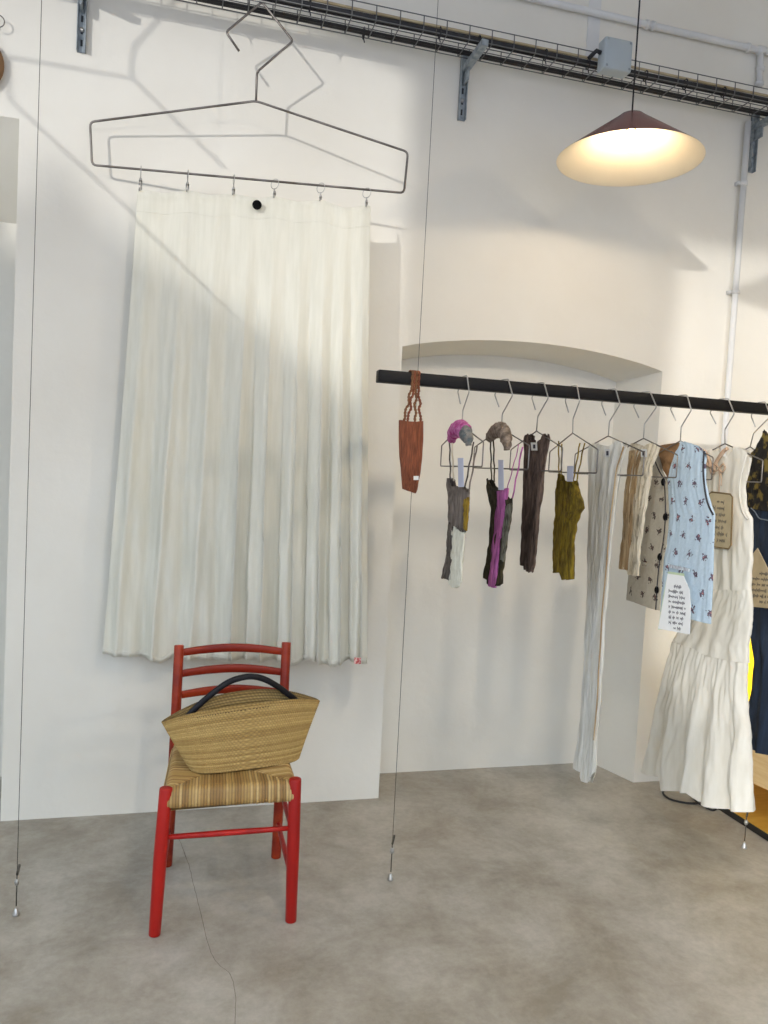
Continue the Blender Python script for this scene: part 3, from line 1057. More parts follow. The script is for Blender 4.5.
# 6 ecru tank
X = HX[5]
t = G(5, 'tank_top', 'short ecru crinkled tank with a tan left half beside the long white tank', 'top')
rows6 = [(440, 631, 657), (447, 631, 659), (460, 629, 655), (470, 627.5, 652), (498, 625, 647.5), (527, 624, 643), (550, 621.5, 640.5), (568, 619.5, 638.7), (577, 619, 638.7)]
part('bodice', garment_mesh(X, rows6, [(0, 449), (.1, 443), (.3, 445), (.5, 447), (.7, 444), (.85, 443), (1, 447)], [(0, 568), (.42, 569), (.52, 575), (1, 576)], .010, .006, 24, 11), M['ecru'], t)
part('tan_half', garment_mesh(X, [(y, l - .3, lerp(l, r, .46)) for y, l, r in rows6], [(0, 451), (1, 449)], [(0, 569), (1, 570)], .006, .005, 12, 12, nt=60, dx=-.009), M['tan'], t)  # left half coloured tan over the ecru bodice
lb = quadpx(X, [(641, 449), (647, 449), (647, 457), (641, 457)], -.021, .001, M['label'], 'neck_label', t)
quadpx(X, [(642.5, 451), (645, 451), (645, 455.5), (642.5, 455.5)], -.0225, .0006, M['ink'], 'label_print', lb)

# 7 floral vest
X = HX[6]
t = G(6, 'quilted_vest', 'sleeveless quilted vest in light blue with small floral sprigs and a white card', 'vest')
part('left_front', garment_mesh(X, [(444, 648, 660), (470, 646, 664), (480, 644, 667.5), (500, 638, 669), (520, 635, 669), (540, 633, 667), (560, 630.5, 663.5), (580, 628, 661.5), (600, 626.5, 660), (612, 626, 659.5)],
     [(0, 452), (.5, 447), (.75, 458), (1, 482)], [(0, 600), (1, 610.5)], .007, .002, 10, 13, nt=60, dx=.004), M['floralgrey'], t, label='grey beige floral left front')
part('right_front', garment_mesh(X, [(440, 678, 694), (446, 676, 704), (452, 673, 707), (465, 670.5, 706), (480, 668, 706), (492, 668.5, 708), (505, 669, 711.5), (514, 669.5, 715), (525, 669, 714.5), (545, 667, 714), (560, 664, 713.5), (580, 662.5, 713), (600, 661, 712), (625, 660, 711)],
     [(0, 470), (.12, 452), (.25, 441), (.5, 443), (.75, 446), (.92, 452), (1, 458)], [(0, 612), (.4, 614), (.6, 619), (1, 624)], .010, .002, 10, 14, nt=96, dx=-.006), M['floral'], t, label='light blue floral right front')
bm = bmesh.new()
A = [at(px, py, 0, X + .015) for px, py in ((658, 446), (664, 444.5), (672, 443.5), (678.5, 442.5), (677, 450), (673, 462), (668.5, 479), (663, 470), (658.5, 458))]
poly(bm, A, (1, 0, 0), .006)
part('neck_lining', bm, M['lining_brown'], t, smooth=False)
bm = bmesh.new()
tube(bm, smooth_path([at(px, py, 0, X) + Vector((-.022, 0, 0)) for px, py in ((669, 480), (670, 500), (670, 520), (668, 542), (664.3, 562), (662, 585), (660.5, 610))], 6), .0022, 6)
part('front_piping', bm, M['trim_black'], t)
bm = bmesh.new()
tube(bm, smooth_path([at(px, py, 0, X) + Vector((-.020, 0, 0)) for px, py in ((658, 446.5), (658.5, 458), (662.5, 469), (668.5, 479.5))], 6), .0025, 6)
part('neck_piping', bm, M['trim_black'], t)
bm = bmesh.new()
tube(bm, smooth_path([at(px, py, 0, X) + Vector((-.012, 0, 0)) for px, py in ((707, 451), (706, 465), (706.5, 480), (708.5, 495), (711.5, 506), (716, 515))], 6), .0035, 6)
part('armhole_piping', bm, M['trim_black'], t)
for px, py in ((663.5, 482), (665.5, 517), (660, 557), (657, 590)):
    bm = bmesh.new()
    c = at(px, py, 0, X - .018)
    lathe(bm, [(0, .006), (.009, .006), (.012, .003), (.012, 0), (0, 0)], (0, 0, 0), 20)
    for v in bm.verts:
        v.co = Vector((c.x - v.co.z, c.y + v.co.x, c.z + v.co.y * 1.25))
    part('button', bm, M['dot'], t)
bm = bmesh.new()
box(bm, (X - .029, at(675, 565, 0, X).y, at(680, 567, 0, X).z - .006), (X - .024, at(696, 565, 0, X).y, at(680, 567, 0, X).z + .006))
part('pocket_welt', bm, mat('pale_pocket_welt', rgb(206, 216, 222), .9, c2=rgb(150, 150, 160), scale=90), t, smooth=False)
bm = bmesh.new()
zz = at(642, 562, 0, X).z
box(bm, (X - .022, at(635, 560, 0, X).y, zz - .004), (X - .016, at(651, 562, 0, X).y, zz + .004))
part('pocket_welt', bm, mat('grey_pocket_welt', rgb(150, 146, 134), .9, c2=rgb(190, 186, 172), scale=90), t, smooth=False)


def scribble(X, dx, box_px, rows, m, parent, seed, th=.0011, full=1.0):
    """rows of loose longhand strokes"""
    (x0, y0), (x1, y1), skew = box_px
    rnd = random.Random(seed)
    bm = bmesh.new()
    for r in range(rows):
        w = 1.0 if r not in (0, rows - 1) else .55
        w *= rnd.uniform(.7, 1)
        a = x0 + (x1 - x0) * ((1 - w) / 2 if r in (0, rows - 1) else 0)
        b = a + (x1 - x0) * w
        cy = y0 + (y1 - y0) * (r + .5) / rows
        x = a
        pts = []
        while x < b:
            q = (x - x0)
            if rnd.random() < .13 and len(pts) > 3:
                tube(bm, pts, th, 4)
                pts = []
                x += .8
                continue
            amp = rnd.choice((.5, .6, .9, 1.3)) * (y1 - y0) / rows * .28
            for s_ in (1, -1):
                p = at(x, cy + skew * q + s_ * amp, 0, X + dx)
                pts.append(p)
                x += .5
        if len(pts) > 2:
            tube(bm, pts, th, 4)
    return part('handwriting', bm, m, parent, smooth=False)


card = thing('hang_card', 'white house-shaped card with handwritten lines hanging on the blue floral vest', 'card', at(675, 603, 0, X - .04))
bm = bmesh.new()
poly(bm, [at(px, py, 0, X - .040) for px, py in ((658.5, 628.5), (690, 634.5), (691, 606), (690, 590), (684, 576), (668, 573.5), (664.5, 596))], (-1, 0, 0), .002)
pap = part('paper', bm, M['card'], card, smooth=False)
bm = bmesh.new()
poly(bm, [at(px, py, 0, X - .037) for px, py in ((657.8, 629.5), (662, 629.5), (669, 577), (684, 578), (683.5, 573.5), (668, 571.5), (663.2, 596))], (1, 0, 0), .003)
part('green_backing', bm, M['cardgreen'], card, smooth=False)
scribble(X, -.0435, ((668.5, 583), (687, 630), .14), 9, M['ink'], pap, 3, .0007)

# 8 white tiered dress
X = HX[7]
t = G(7, 'tiered_dress', 'long sleeveless off-white linen dress with two gathered tiers', 'dress')
rows8 = [(446, 706, 746), (452, 704, 751.5), (460, 704, 751.5), (470, 704.5, 749), (485, 706, 745.5), (500, 707, 745.8), (510, 708, 747.5), (519, 710, 752.5), (530, 711, 752.5), (560, 712, 752), (580, 713, 750.5), (590, 711, 750)]
part('bodice', garment_mesh(X, rows8, [(0, 454), (.2, 449), (.35, 456), (.5, 460), (.62, 452), (.75, 447), (.9, 450), (1, 458)], [(0, 590), (1, 591)], lambda v: .014 + .010 * v, .003, 6, 15, nt=120, nv=70, fold=.005, ffreq=3), M['dress'], t)
part('middle_tier', garment_mesh(X, [(588, 709, 750.5), (595, 704, 751.5), (610, 695, 752), (625, 682, 751.5), (645, 672, 748), (652, 670.5, 748)],
     [(0, 589), (1, 590)], [(0, 640), (.35, 648), (.6, 657), (1, 663)], lambda v: .024 + .008 * v, .0025, 12, 16, nt=140, nv=40, fold=.005, ffreq=5), M['dress'], t)
part('lower_tier', garment_mesh(X, [(635, 674.5, 748), (650, 671, 748), (665, 667, 747), (690, 661.5, 746), (715, 656, 748), (740, 651.5, 750.5), (770, 645.5, 751.5), (815, 640, 752)],
     [(0, 641), (.35, 648), (.6, 657), (1, 663)], [(0, 769), (.12, 776), (.27, 776), (.3, 790), (.55, 792), (.6, 801), (.8, 808), (1, 812)], lambda v: .032 + .03 * v, .0045, 14, 17, nt=260, nv=80, fold=.022, ffreq=4.5), M['dress'], t)
bm = bmesh.new()
tube(bm, smooth_path([at(px, py, 0, X) + Vector((-.03, 0, 0)) for px, py in ((705, 451), (711, 452), (716, 462), (719, 474), (722, 464), (729, 453), (734, 449))], 6), .007, 8)
col = part('ruffled_collar', bm, M['ruffle'], t)
bm = bmesh.new()
tube(bm, smooth_path([at(px, py, 0, X) + Vector((-.032, 0, 0)) for px, py in ((708, 453), (713, 463), (719, 468), (725, 460), (731, 452))], 6), .006, 8)
part('inner_ruffle', bm, M['ruffle'], col)
for sg in (0, 1):
    bm = bmesh.new()
    pts = [(719, 468), (715, 464), (713.5, 468), (716, 471), (719, 469)] if sg else [(719.5, 468), (723, 464), (725, 468), (722, 472), (719.5, 469)]
    tube(bm, smooth_path([at(px, py, 0, X - .045) for px, py in pts], 5), .0035, 6)
    part('bow_loop', bm, M['ruffle'], t)
    bm = bmesh.new()
    tube(bm, smooth_path([at(px, py, 0, X - .043) for px, py in (((719, 470), (719.5, 480), (719, 492)) if sg else ((720, 470), (721.5, 478), (721, 486)))], 5), .002, 6)
    part('bow_tail', bm, M['ruffle'], t)
bm = bmesh.new()
tube(bm, smooth_path([at(px, py, 0, X) + Vector((-.020, 0, 0)) for px, py in ((751, 455), (747.5, 468), (744.5, 482), (744, 495), (746, 507), (749, 515), (752, 519))], 6), .004, 6)
part('armhole_hem', bm, M['dress'], t)

card = thing('hang_card', 'beige handwritten card with brown edge hanging on the off-white dress front', 'card', at(722, 520, 0, X - .06))
bm = bmesh.new()
o_ = [(709, 494), (712, 492), (730, 494), (732.5, 497), (731, 545), (728.5, 549), (709, 546)]
poly(bm, [at(px, py, 0, X - .058) for px, py in o_], (-1, 0, 0), .003)
pap = part('paper', bm, M['kraft'], card, smooth=False)
bm = bmesh.new()
tube(bm, [at(px, py, 0, X - .061) for px, py in o_], .003, 6, True)
part('brown_edge', bm, M['kraftedge'], card)
scribble(X, -.0635, ((713, 498), (728, 543), .1), 7, M['inklight'], pap, 5, .0007)

# 9 navy outfit
X = HX[8]
t = G(8, 'navy_outfit', 'long navy denim dress under a dark olive floral top at the right picture edge', 'dress')
part('skirt', garment_mesh(X, [(505, 750, 800), (540, 750, 800), (600, 751, 806), (632, 753, 812), (662, 757.5, 814), (690, 755, 816), (712, 751, 820), (760, 747, 824)],
     [(0, 505), (1, 508)], [(0, 745), (.3, 752), (1, 775)], lambda v: .03 + .03 * v, .003, 8, 18, fold=.012, ffreq=4), M['navy'], t)
part('floral_top', garment_mesh(X, [(428, 766, 780), (436, 763, 785), (446, 757, 792), (455, 751, 800), (475, 748, 804), (510, 748, 806)],
     [(0, 458), (.2, 446), (.35, 432), (.5, 430), (.7, 436), (1, 452)], [(0, 507), (.5, 512), (1, 512)], .04, .004, 10, 19), M['camo'], t)
bm = bmesh.new()
for dd in (.045,):
    tube(bm, smooth_path([at(px, py, 0, X - dd) for px, py in ((751, 508), (755, 512), (759, 518), (766, 520), (778, 522))], 6), .0025, 6)
part('stitched_seam', bm, M['seam'], t)

card = thing('hang_card', 'beige handwritten card hanging on the navy outfit at the right edge', 'card', at(762, 580, 0, X - .07))
bm = bmesh.new()
poly(bm, [at(px, py, 0, X - .070) for px, py in ((744, 566), (758, 548), (768, 568), (790, 570), (788, 610), (745, 606))], (-1, 0, 0), .003)
pap = part('paper', bm, M['kraft'], card, smooth=False)
scribble(X, -.0745, ((751, 570), (782, 604), .08), 6, M['inklight'], pap, 9, .0008)

# glowing yellow lamp on the bench behind the clothes
LX, LY = 2.82, -.165
t = thing('table_lamp', 'glowing yellow lamp on the bench, showing as a sliver between white dress and navy outfit', 'lamp', (LX, LY, .335))
bm = bmesh.new()
lathe(bm, [(0, 0), (.085, 0), (.085, .012), (.02, .02), (.012, .05), (.012, .2)], (LX, LY, .335), 32)
part('stand', bm, M['blackwood'], t)
m, nt, b = new_mat('lit_yellow_shade')
b.inputs['Base Color'].default_value = rgb(240, 210, 30)
b.inputs['Emission Color'].default_value = (1, .70, .02, 1)
b.inputs['Emission Strength'].default_value = 1.5
bm = bmesh.new()
lathe(bm, [(.10, 0), (.115, .10), (.115, .22), (.10, .36)], (LX, LY, .42), 48)
part('lamp_shade', bm, m, t, solid=.003)
m, nt, b = new_mat('lit_warm_bulb')
b.inputs['Base Color'].default_value = (1, .9, .7, 1)
b.inputs['Emission Color'].default_value = (1, .72, .36, 1)
b.inputs['Emission Strength'].default_value = 90
bm = bmesh.new()
lathe(bm, [(0, .2), (.02, .21), (.03, .24), (.03, .27), (.02, .29), (0, .3)], (LX, LY, .335), 20)
part('light_bulb', bm, m, t)


# knitted bands draped over the first two hangers
def band(X, pts, r, mats, label, name='knitted_band'):
    t = thing(name, label, 'headband', at(pts[2][0], pts[2][1], 0, X), 'knitted bands on hanger necks')
    P_ = smooth_path([at(px, py, 0, X + dx) for px, py, dx in pts], 8)
    n = len(P_)
    cuts = [0, int(n * .62), n - 1]
    for s in range(2):
        seg = P_[cuts[s]:cuts[s + 1] + 1]
        bm = bmesh.new()
        rr = []
        for k, p in enumerate(seg):
            q = (cuts[s] + k) / (n - 1)
            rr.append(r * (.45 + .75 * sin(PI * min(1, .15 + q * .85)) + .12 * noise.noise(Vector((q * 14, X * 10, 0)))))
        tube(bm, seg, rr, 16, False, .8)
        for v in bm.verts:
            v.co += Vector([.0035 * noise.noise(v.co * 70 + Vector((q_, 0, 0))) for q_ in (0, 9, 18)])
        part('folded_end' if s else 'top_loop', bm, mats[s], t)
    return t


band(HX[0], [(452, 438.5, .0), (453.5, 433, -.012), (457, 429, -.016), (461, 428.5, -.018), (464.5, 431.5, -.02), (467, 436, -.024), (468.5, 441, -.024), (468.5, 445.5, -.024)], .026,
     [M['magenta'], M['greyknit']], 'magenta and grey knitted band looped over the first hanger neck')
band(HX[1], [(489.5, 437.5, .0), (493, 433.5, -.012), (498, 430, -.016), (502, 430.5, -.018), (505, 434.5, -.02), (506.5, 440, -.024), (507, 445, -.024), (507, 450, -.024)], .024,
     [M['taupeknit'], M['taupeknit']], 'taupe knitted band looped over the second hanger neck')

# rust brown pouch hanging over the rail end
X = .745
t = thing('crinkled_pouch', 'narrow rust-brown crinkled pouch hanging by twisted straps from the rail end', 'bag', at(410, 450, 1, RY - .04))
bm = bmesh.new()
rows = [(419, 399.5, 422.5), (421, 399, 423), (440, 399, 423), (455, 399.5, 422), (470, 401, 420.5), (485, 402, 418), (493, 402.5, 417)]
YP = RY - .045
cols = []
nt, nv = 96, 60
for j in range(nv + 1):
    v = j / nv
    ring = []
    for k in range(nt):
        a = 2 * PI * k / nt
        u = (1 - cos(a)) / 2
        s = sin(a)
        ypx = lerp(table([(0, 420), (.3, 421.5), (.6, 422), (1, 421)], u)[0], table([(0, 489), (.5, 491.5), (.9, 493.5), (1, 490)], u)[0], v)
        l, r = table(rows, ypx)
        p = at(lerp(l, r, u), ypx, 1, YP)
        cr = .005 * noise.noise(Vector((u * 26, v * 4, 3 if s > 0 else 8)))
        wv = (.022 * (1 - v ** 6 * .8))
        ring.append(bm.verts.new((p.x, YP - (wv * abs(s) ** .7 * (1 if s > 0 else -1)) - cr * (1 if s > 0 else -1) * min(1, abs(s) * 2), p.z)))
    cols.append(ring)
for a, b in zip(cols, cols[1:]):
    for k in range(nt):
        bm.faces.new((a[k], a[(k + 1) % nt], b[(k + 1) % nt], b[k]))
bm.faces.new(cols[-1])
part('body', bm, M['brownknit'], t)
for i, (xa, xb, side) in enumerate(((403.5, 412, -1), (407.5, 414, 1), (415, 416, -1), (420.5, 418.5, 1))):
    bm = bmesh.new()
    A = at(xa, 422, 1, YP - .006 * side)
    B = at(xb, 386, 1, RY - .026)
    pts = [A.lerp(B, q / 8) + Vector((.0045 * sin(q * 1.9 + i * 2) * sin(PI * q / 8), 0, 0)) for q in range(9)]
    xT = B.x
    pts += [Vector((xT, RY - .026, RZC)), Vector((xT, RY - .024, RZC + .024)), Vector((xT, RY + .024, RZC + .024)), Vector((xT, RY + .026, RZC - .02))]
    P_ = smooth_path(pts, 6)
    for sgn in (0, PI):
        Q = []
        for k, p in enumerate(P_):
            a = k * .75 + sgn
            Q.append(p + Vector((.0028 * cos(a), .0 if k > 54 else .0028 * sin(a), 0)))
        tube(bm, Q, .0026, 6)
    part('strap', bm, M['brownknit'] if i % 2 else M['cork'], t)
quadpx_pts = [at(px, py, 1, YP - .027) for px, py in ((413.5, 476), (418.5, 476), (418.5, 480), (413.5, 480))]
bm = bmesh.new()
poly(bm, quadpx_pts, (0, -1, 0), .0015)
part('white_label', bm, M['label'], t, smooth=False)


# ------------------------------------------------------------------- chair
t = thing('ladder_back_chair', 'red painted wooden ladder-back chair with a woven rush seat', 'chair', (.2, -.65, 0))


def leg(name, pts, r):
    bm = bmesh.new()
    tube(bm, pts, r, 20)
    o = part(name, bm, M['red'], t, bevel=.004)
    return o


FL = [(-.022, -.872, 0), (-.014, -.866, .24), (-.004, -.862, .462)]
FR = [(.402, -.872, 0), (.399, -.866, .24), (.396, -.862, .470)]
leg('leg', FL, [.018, .0208, .02])
leg('leg', FR, [.018, .0208, .02])


def backpost(s):
    if s < 0:
        return [(.008, -.452, 0), (.014, -.448, .2), (.018, -.442, .44), (.020, -.415, .62), (.022, -.37, .792)]
    return [(.404, -.455, 0), (.406, -.45, .2), (.408, -.442, .44), (.412, -.415, .62), (.418, -.37, .800)]


for s in (-1, 1):
    bm = bmesh.new()
    tube(bm, smooth_path(backpost(s), 6), [lerp(.0185, .0175, q / 24) for q in range(25)], 20)
    part('rear_post', bm, M['slatred'], t, bevel=.003)


def post_at(s, z):
    P_ = backpost(s)
    for a, b in zip(P_, P_[1:]):
        if z <= b[2]:
            q = (z - a[2]) / (b[2] - a[2])
            return Vector(a).lerp(Vector(b), q)
    return Vector(P_[-1])


for z, h in ((.768, .030), (.694, .030), (.620, .030)):
    bm = bmesh.new()
    A, B = post_at(-1, z), post_at(1, z)
    n = 28
    rows_ = []
    for k in range(n + 1):
        q = k / n
        p = A.lerp(B, q)
        bow = sin(PI * q)
        p = p + Vector((0, .028 * bow, .012 * bow - .004))
        hh = h / 2 * (.82 + .18 * bow)
        th_ = .0065
        rows_.append([bm.verts.new(p + Vector((0, dy, dz))) for dy, dz in ((-th_, -hh + .003), (-th_ + .002, -hh), (th_, -hh), (th_, hh), (-th_ + .002, hh), (-th_, hh - .003))])
    for a, b in zip(rows_, rows_[1:]):
        for k in range(6):
            bm.faces.new((a[k], a[(k + 1) % 6], b[(k + 1) % 6], b[k]))
    part('back_slat', bm, M['slatred'], t)


def rung(a, b, r=.0105):
    bm = bmesh.new()
    a, b = Vector(a), Vector(b)
    tube(bm, [a.lerp(b, q / 6) for q in range(7)], [r * (.8 + .2 * sin(PI * q / 6)) for q in range(7)], 14)
    part('stretcher', bm, M['red'], t)


rung((-.012, -.866, .306), (.398, -.866, .308), .0095)
for z in (.13, .275):
    rung((.402, -.868, z), (.405, -.452, z + .005), .0095)
    rung((-.018, -.868, z), (.012, -.45, z + .005), .0095)
rung((.012, -.451, .24), (.404, -.453, .24), .0095)

# rush seat: strands cross the rails and meet along the two diagonals
NG = 240
bm = bmesh.new()
lay = bm.verts.layers.float_color.new('strand')
cF, cB = (-.012, .404), (.016, .408)
yF, yB = -.874, -.435
rnd = random.Random(4)
tone = [[rnd.random() for _ in range(120)] for _ in range(4)]


def seat_xy(a, b):
    xl, xr = lerp(cF[0], cB[0], b), lerp(cF[1], cB[1], b)
    return lerp(xl, xr, a), lerp(yF, yB, b)


def rush_col(q):
    base = [(168, 132, 76), (186, 152, 94), (202, 170, 112), (178, 144, 84), (152, 116, 64)]
    c = base[int(q * 4.999)]
    return rgb(*c)


def edge_round(a, b):
    da = min(a, 1 - a) * .42
    db = min(b, 1 - b) * .42
    R_ = .026
    h = 0
    for d_ in (da, db):
        if d_ < R_:
            h += R_ - math.sqrt(max(0, R_ * R_ - (R_ - d_) ** 2))
    return min(h, R_ * 1.05)


gv = []
for j in range(NG + 1):
    row = []
    for i in range(NG + 1):
        # pack samples towards the rounded edge
        a, b = i / NG, j / NG
        x, y = seat_xy(a, b)
        U, V = 2 * a - 1, 2 * b - 1
        front = abs(V) > abs(U)
        s = (a if front else b) * 44
        side = (0 if V < 0 else 1) if front else (2 if U < 0 else 3)
        k = int(s)
        f = abs(sin(PI * s))
        z = .462 - edge_round(a, b) + .0030 * f - .012 * (1 - max(abs(U), abs(V)) ** 2) - .003 * math.exp(-((abs(U) - abs(V)) / .03) ** 2)
        v = bm.verts.new((x, y, z))
        q = tone[side][k]
        c = rush_col(q)
        dk = .34 + .66 * f ** .6  # grooves between strands darkened in the colour
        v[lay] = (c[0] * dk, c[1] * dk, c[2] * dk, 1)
        row.append(v)
    gv.append(row)
for j in range(NG):
    for i in range(NG):
        bm.faces.new((gv[j][i], gv[j][i + 1], gv[j + 1][i + 1], gv[j + 1][i]))
# vertical skirt where the strands wrap the rails
loop = [(i / NG, 0.0, 0) for i in range(NG)] + [(1.0, i / NG, 3) for i in range(NG)] + [(1 - i / NG, 1.0, 1) for i in range(NG)] + [(0.0, 1 - i / NG, 2) for i in range(NG)]
sk = []
for lv in range(7):
    row = []
    q = lv / 6
    for (a, b, side) in loop:
        x, y = seat_xy(a, b)
        s = (a if side in (0, 1) else b) * 44
        k = min(int(s), 119)
        f = abs(sin(PI * s))
        nx, ny = {0: (0, -1), 1: (0, 1), 2: (-1, 0), 3: (1, 0)}[side]
        out = .0025 * f + .006 * sin(PI * min(1, q * 1.05)) - .018 * max(0, q - .8) / .2
        z = .4395 - .047 * q - .003 * noise.noise(Vector((s * .7, side, 0))) * q
        v = bm.verts.new((x + nx * out, y + ny * out, z))
        c = rush_col(tone[side][k])
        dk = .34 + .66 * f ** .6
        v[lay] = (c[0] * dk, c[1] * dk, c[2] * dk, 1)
        row.append(v)
    sk.append(row)
for a, b in zip(sk, sk[1:]):
    for k in range(len(loop)):
        k2 = (k + 1) % len(loop)
        bm.faces.new((a[k], a[k2], b[k2], b[k]))
bm.faces.new(sk[-1])
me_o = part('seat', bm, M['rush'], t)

# ------------------------------------------------------------- straw basket
BL, BR_ = Vector((.075, -.775, 0)), Vector((.435, -.700, 0))
bc = (BL + BR_) / 2 + Vector((-.002, .060, 0))
bc.z = .4600
ux = (BR_ - BL).normalized()
uy = Vector((-ux.y, ux.x, 0))
t = thing('straw_basket', 'wide woven straw basket bag standing on the rush seat', 'bag', bc)
bm = bmesh.new()
lay = bm.verts.layers.float_color.new('strand')
NT, NVb = 600, 150
COIL = 30
cr_ = []
rnd = random.Random(9)
ctone = [rnd.random() for _ in range(COIL + 2)]


def basket_pt(a, v, inset=0.0):
    """a: angle round the bag, v: 0 base .. 1 rim"""
    c, s = cos(a), sin(a)
    ha = lerp(.182, .272, v ** .92) - inset
    hb = lerp(.062, .022, v) - inset
    e = lerp(.7, 1.9, v)
    x = ha * abs(c) ** lerp(.55, .85, v) * (1 if c > 0 else -1)
    y = hb * abs(s) ** e * (1 if s > 0 else -1)
    rise = .030 * (abs(s) ** 1.5) * v * v
    hgt = .165 + (.030 if s > 0 else 0) * abs(s) ** 3 * v ** 2
    tilt = .012 * (x / .27) * v
    z = hgt * v + rise + tilt
    back = .010 * v * (1 if s > 0 else 0)
    lean = .035 * v
    return bc + ux * x + uy * (y + back + lean - .0) + Vector((0, 0, z))


for j in range(NVb + 1):
    v = j / NVb
    row = []
    for k in range(NT):
        a = 2 * PI * k / NT
        p = basket_pt(a, v)
        s = v * COIL
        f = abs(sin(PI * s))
        st = sin(a * 150 + (int(s) % 2) * PI)
        nrm = (ux * cos(a) * .6 + uy * sin(a)).normalized()
        p = p + nrm * (.0026 * f + .0012 * st * f)
        vt = bm.verts.new(p)
        q = ctone[int(s)] * .6 + .4 * (.5 + .5 * noise.noise(Vector((a * 14, s * 1.7, 0))))
        base = Vector(rgb(150, 116, 56)[:3]).lerp(Vector(rgb(216, 186, 120)[:3]), max(0, min(1, q)))
        dk = (.42 + .58 * f ** .7) * (.82 + .18 * st)  # colour darkened along the coil grooves
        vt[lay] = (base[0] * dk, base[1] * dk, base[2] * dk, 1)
        row.append(vt)
    cr_.append(row)
for a, b in zip(cr_, cr_[1:]):
    for k in range(NT):
        bm.faces.new((a[k], a[(k + 1) % NT], b[(k + 1) % NT], b[k]))
bm.faces.new(cr_[0][::-1])
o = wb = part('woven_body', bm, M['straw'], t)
md = o.modifiers.new('solid', 'SOLIDIFY')
md.thickness = .006
md.offset = 0
bm = bmesh.new()
for q, v in ((0, .93),):
    for k in range(26):
        a0 = 1.5 * PI - .62 + k * .033
        tube(bm, [basket_pt(a0, v) - uy * .0045, basket_pt(a0 + .018, v) - uy * .0045], .0018, 5)
part('rim_stitching', bm, mat('dark_stitch', rgb(84, 62, 34), .9, c2=rgb(66, 48, 26), scale=50), t)
# one black handle, rising from inside the back of the rim
bm = bmesh.new()


def bagpt(px, py, off):
    d = ROT @ Vector(((px - 384) / FPX, -(py - 512) / FPX, -1))
    p0 = bc + uy * off
    tt = (p0 - CAM).dot(uy) / d.dot(uy)
    return CAM + tt * d


hp = [bagpt(px, py, o_) for px, py, o_ in ((181, 724, .055), (188, 716, .05), (199, 705, .042), (213, 693, .036), (227, 683, .034), (240, 678, .034), (252, 676.5, .034), (264, 679, .036), (277, 686, .04), (288, 694, .046), (298, 702, .055), (304, 709, .06))]
tube(bm, smooth_path(hp, 6), .0105, 12, False, .7)
part('handle', bm, M['leather'], t)

# -------------------------------------------------- things low on the right
t = thing('display_plinth', 'low black-edged display platform with a brass top under the navy outfit', 'platform', (2.9, -.4, 0))
bm = bmesh.new()
box(bm, (2.45, -.66, .0), (3.45, -.03, .028))
part('base', bm, M['blackwood'], t, smooth=False, bevel=.002)
bm = bmesh.new()
box(bm, (2.455, -.652, .028), (3.445, -.035, .031))
part('brass_top', bm, M['gold'], t, smooth=False)
t = thing('wooden_bench', 'low light birch bench standing on the brass platform', 'bench', (2.9, -.4, .031))
bm = bmesh.new()
n = 14
prof = []
for k in range(n + 1):
    q = k / n
    prof.append((lerp(-.60, -.05, q), .165 - .018 * sin(PI * q)))
pts = [(2.56, y, z) for y, z in prof] + [(2.56, -.05, .335), (2.56, -.60, .335)]
poly(bm, pts, (1, 0, 0), .75)
part('seat_block', bm, M['plywood'], t, smooth=False)
for x, y in ((2.60, -.55), (2.60, -.1), (3.26, -.55), (3.26, -.1)):
    bm = bmesh.new()
    tube(bm, [(x, y, .031), (x, y, .17)], .009, 10)
    part('leg', bm, M['blackwood'], t)

# black power cord lying in loops
bm = bmesh.new()
cpx = [(735, 790), (700, 789.5), (672, 788), (663, 792), (670, 799), (688, 803), (704, 803), (716, 807), (712, 810), (700, 806), (694, 800), (700, 796.5), (712, 797), (724, 799), (728, 804)]
pts = [at(px, py, 2, .0055) for px, py in cpx]
for k in (9, 10, 11):
    pts[k].z += .009
tube(bm, smooth_path(pts, 8), .0048, 8)
tag(obj('power_cord', bm, M['cable_black']), 'black power cord lying in loops on the floor under the white dress', 'cord')

# ------------------------------------------ outside: added blocker, cut to the shade it throws on wall and curtain
SUN = Vector((.8, 1, -.2)).normalized()


def back(x, z, dist):           # the point that shades wall point (x, 0, z)
    k = dist / 1.0
    return Vector((x - .8 * k, -k, z + .2 * k))


def on_wall(px, py):
    p = onh(px, py)
    return (p.x - p.y * .8, p.z + p.y * .2)


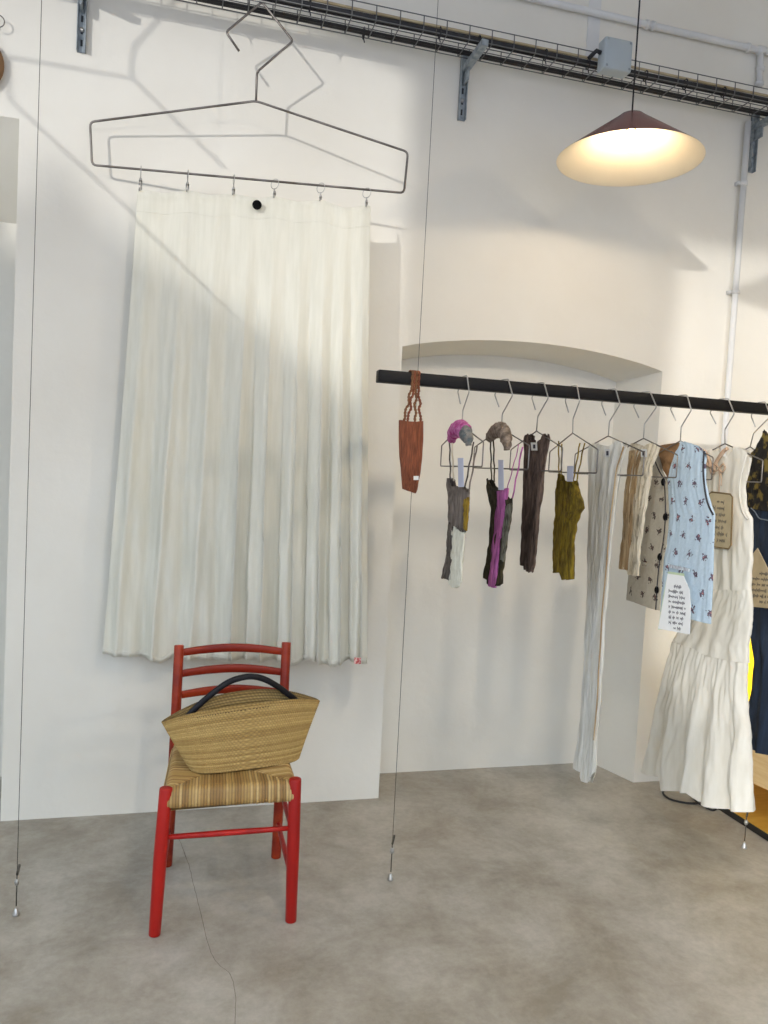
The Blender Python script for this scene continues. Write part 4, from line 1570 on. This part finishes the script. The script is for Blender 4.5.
prof = [(-9, 2.45), (-.585, 2.45), (-.58, 2.60), (-.55, 2.655), (-.31, 2.40)] + [on_wall(*q) for q in ((136, 252), (195, 285), (251, 321), (330, 380), (371, 416))] + [(2.6, .4), (2.6, -3.5), (-9, -3.5)]
t = thing('sun_blocker', 'unseen gable-shaped blocker outside the window, added to shade the wall and curtain', 'sun blocker', back(0, 0, 9))
bm = bmesh.new()
poly(bm, [back(x, z, 9) for x, z in prof], (-.8, -1, 0), 3.0)
part('wall', bm, M['blocker'], t, smooth=False)

D2 = 1.25  # unseen hanger, added and bent so its shadow lines fall on the wall
t = thing('giant_wire_hanger', 'unseen second wire hanger beyond the left picture edge, bent for its wall shadows', 'hanger', back(-.5, 2.8, D2))
bm = bmesh.new()
w1 = [at(px, py, 1, 0) for px, py in ((132, 78), (8, 57), (10, 100), (300, 366))]
tube(bm, rounded([back(p.x, p.z, D2) for p in w1], .02, 4), .006, 8)
part('wire_frame', bm, M['wire'], t)
bm = bmesh.new()
w2 = [at(px, py, 1, 0) for px, py in ((225, -30), (180, -4), (133, 48), (132, 78), (225, 168))]
tube(bm, rounded([back(p.x, p.z, D2) for p in w2], .02, 4), .006, 8)
part('hook', bm, M['wire'], t)

# -------------------------------------------------------------------- light
w = D.worlds.new('daylight')
bpy.context.scene.world = w
w.use_nodes = True
wn, wl = w.node_tree.nodes, w.node_tree.links
bg = wn['Background']
wtc = wn.new('ShaderNodeTexCoord')
wsp = wn.new('ShaderNodeSeparateXYZ')
wr_ = wn.new('ShaderNodeValToRGB')
wl.new(wtc.outputs['Generated'], wsp.inputs['Vector'])
wl.new(wsp.outputs['Z'], wr_.inputs['Fac'])
e = wr_.color_ramp.elements
e[0].position, e[0].color = .0, (.32, .35, .44, 1)      # street and facades
e[1].position, e[1].color = .42, (.72, .86, 1, 1)       # open sky
m_ = e.new(.2)
m_.color = (.42, .48, .60, 1)
wl.new(wr_.outputs['Color'], bg.inputs['Color'])
bg.inputs['Strength'].default_value = 3.0


def sun(name, d, e, col, ang):
    l = D.lights.new(name, 'SUN')
    l.energy = e
    l.color = col
    l.angle = ang
    o = D.objects.new(name, l)
    COL.objects.link(o)
    o.rotation_euler = Vector(d).to_track_quat('-Z', 'Y').to_euler()
    o.location = (-3, -6, 4)
    return o


sun('low_sun', SUN, 1.2, (1, .97, .93), math.radians(.9))

vs = bpy.context.scene.view_settings
vs.view_transform = 'Standard'
vs.look = 'None'
vs.exposure = .28
vs.gamma = 1
vs.use_curve_mapping = False
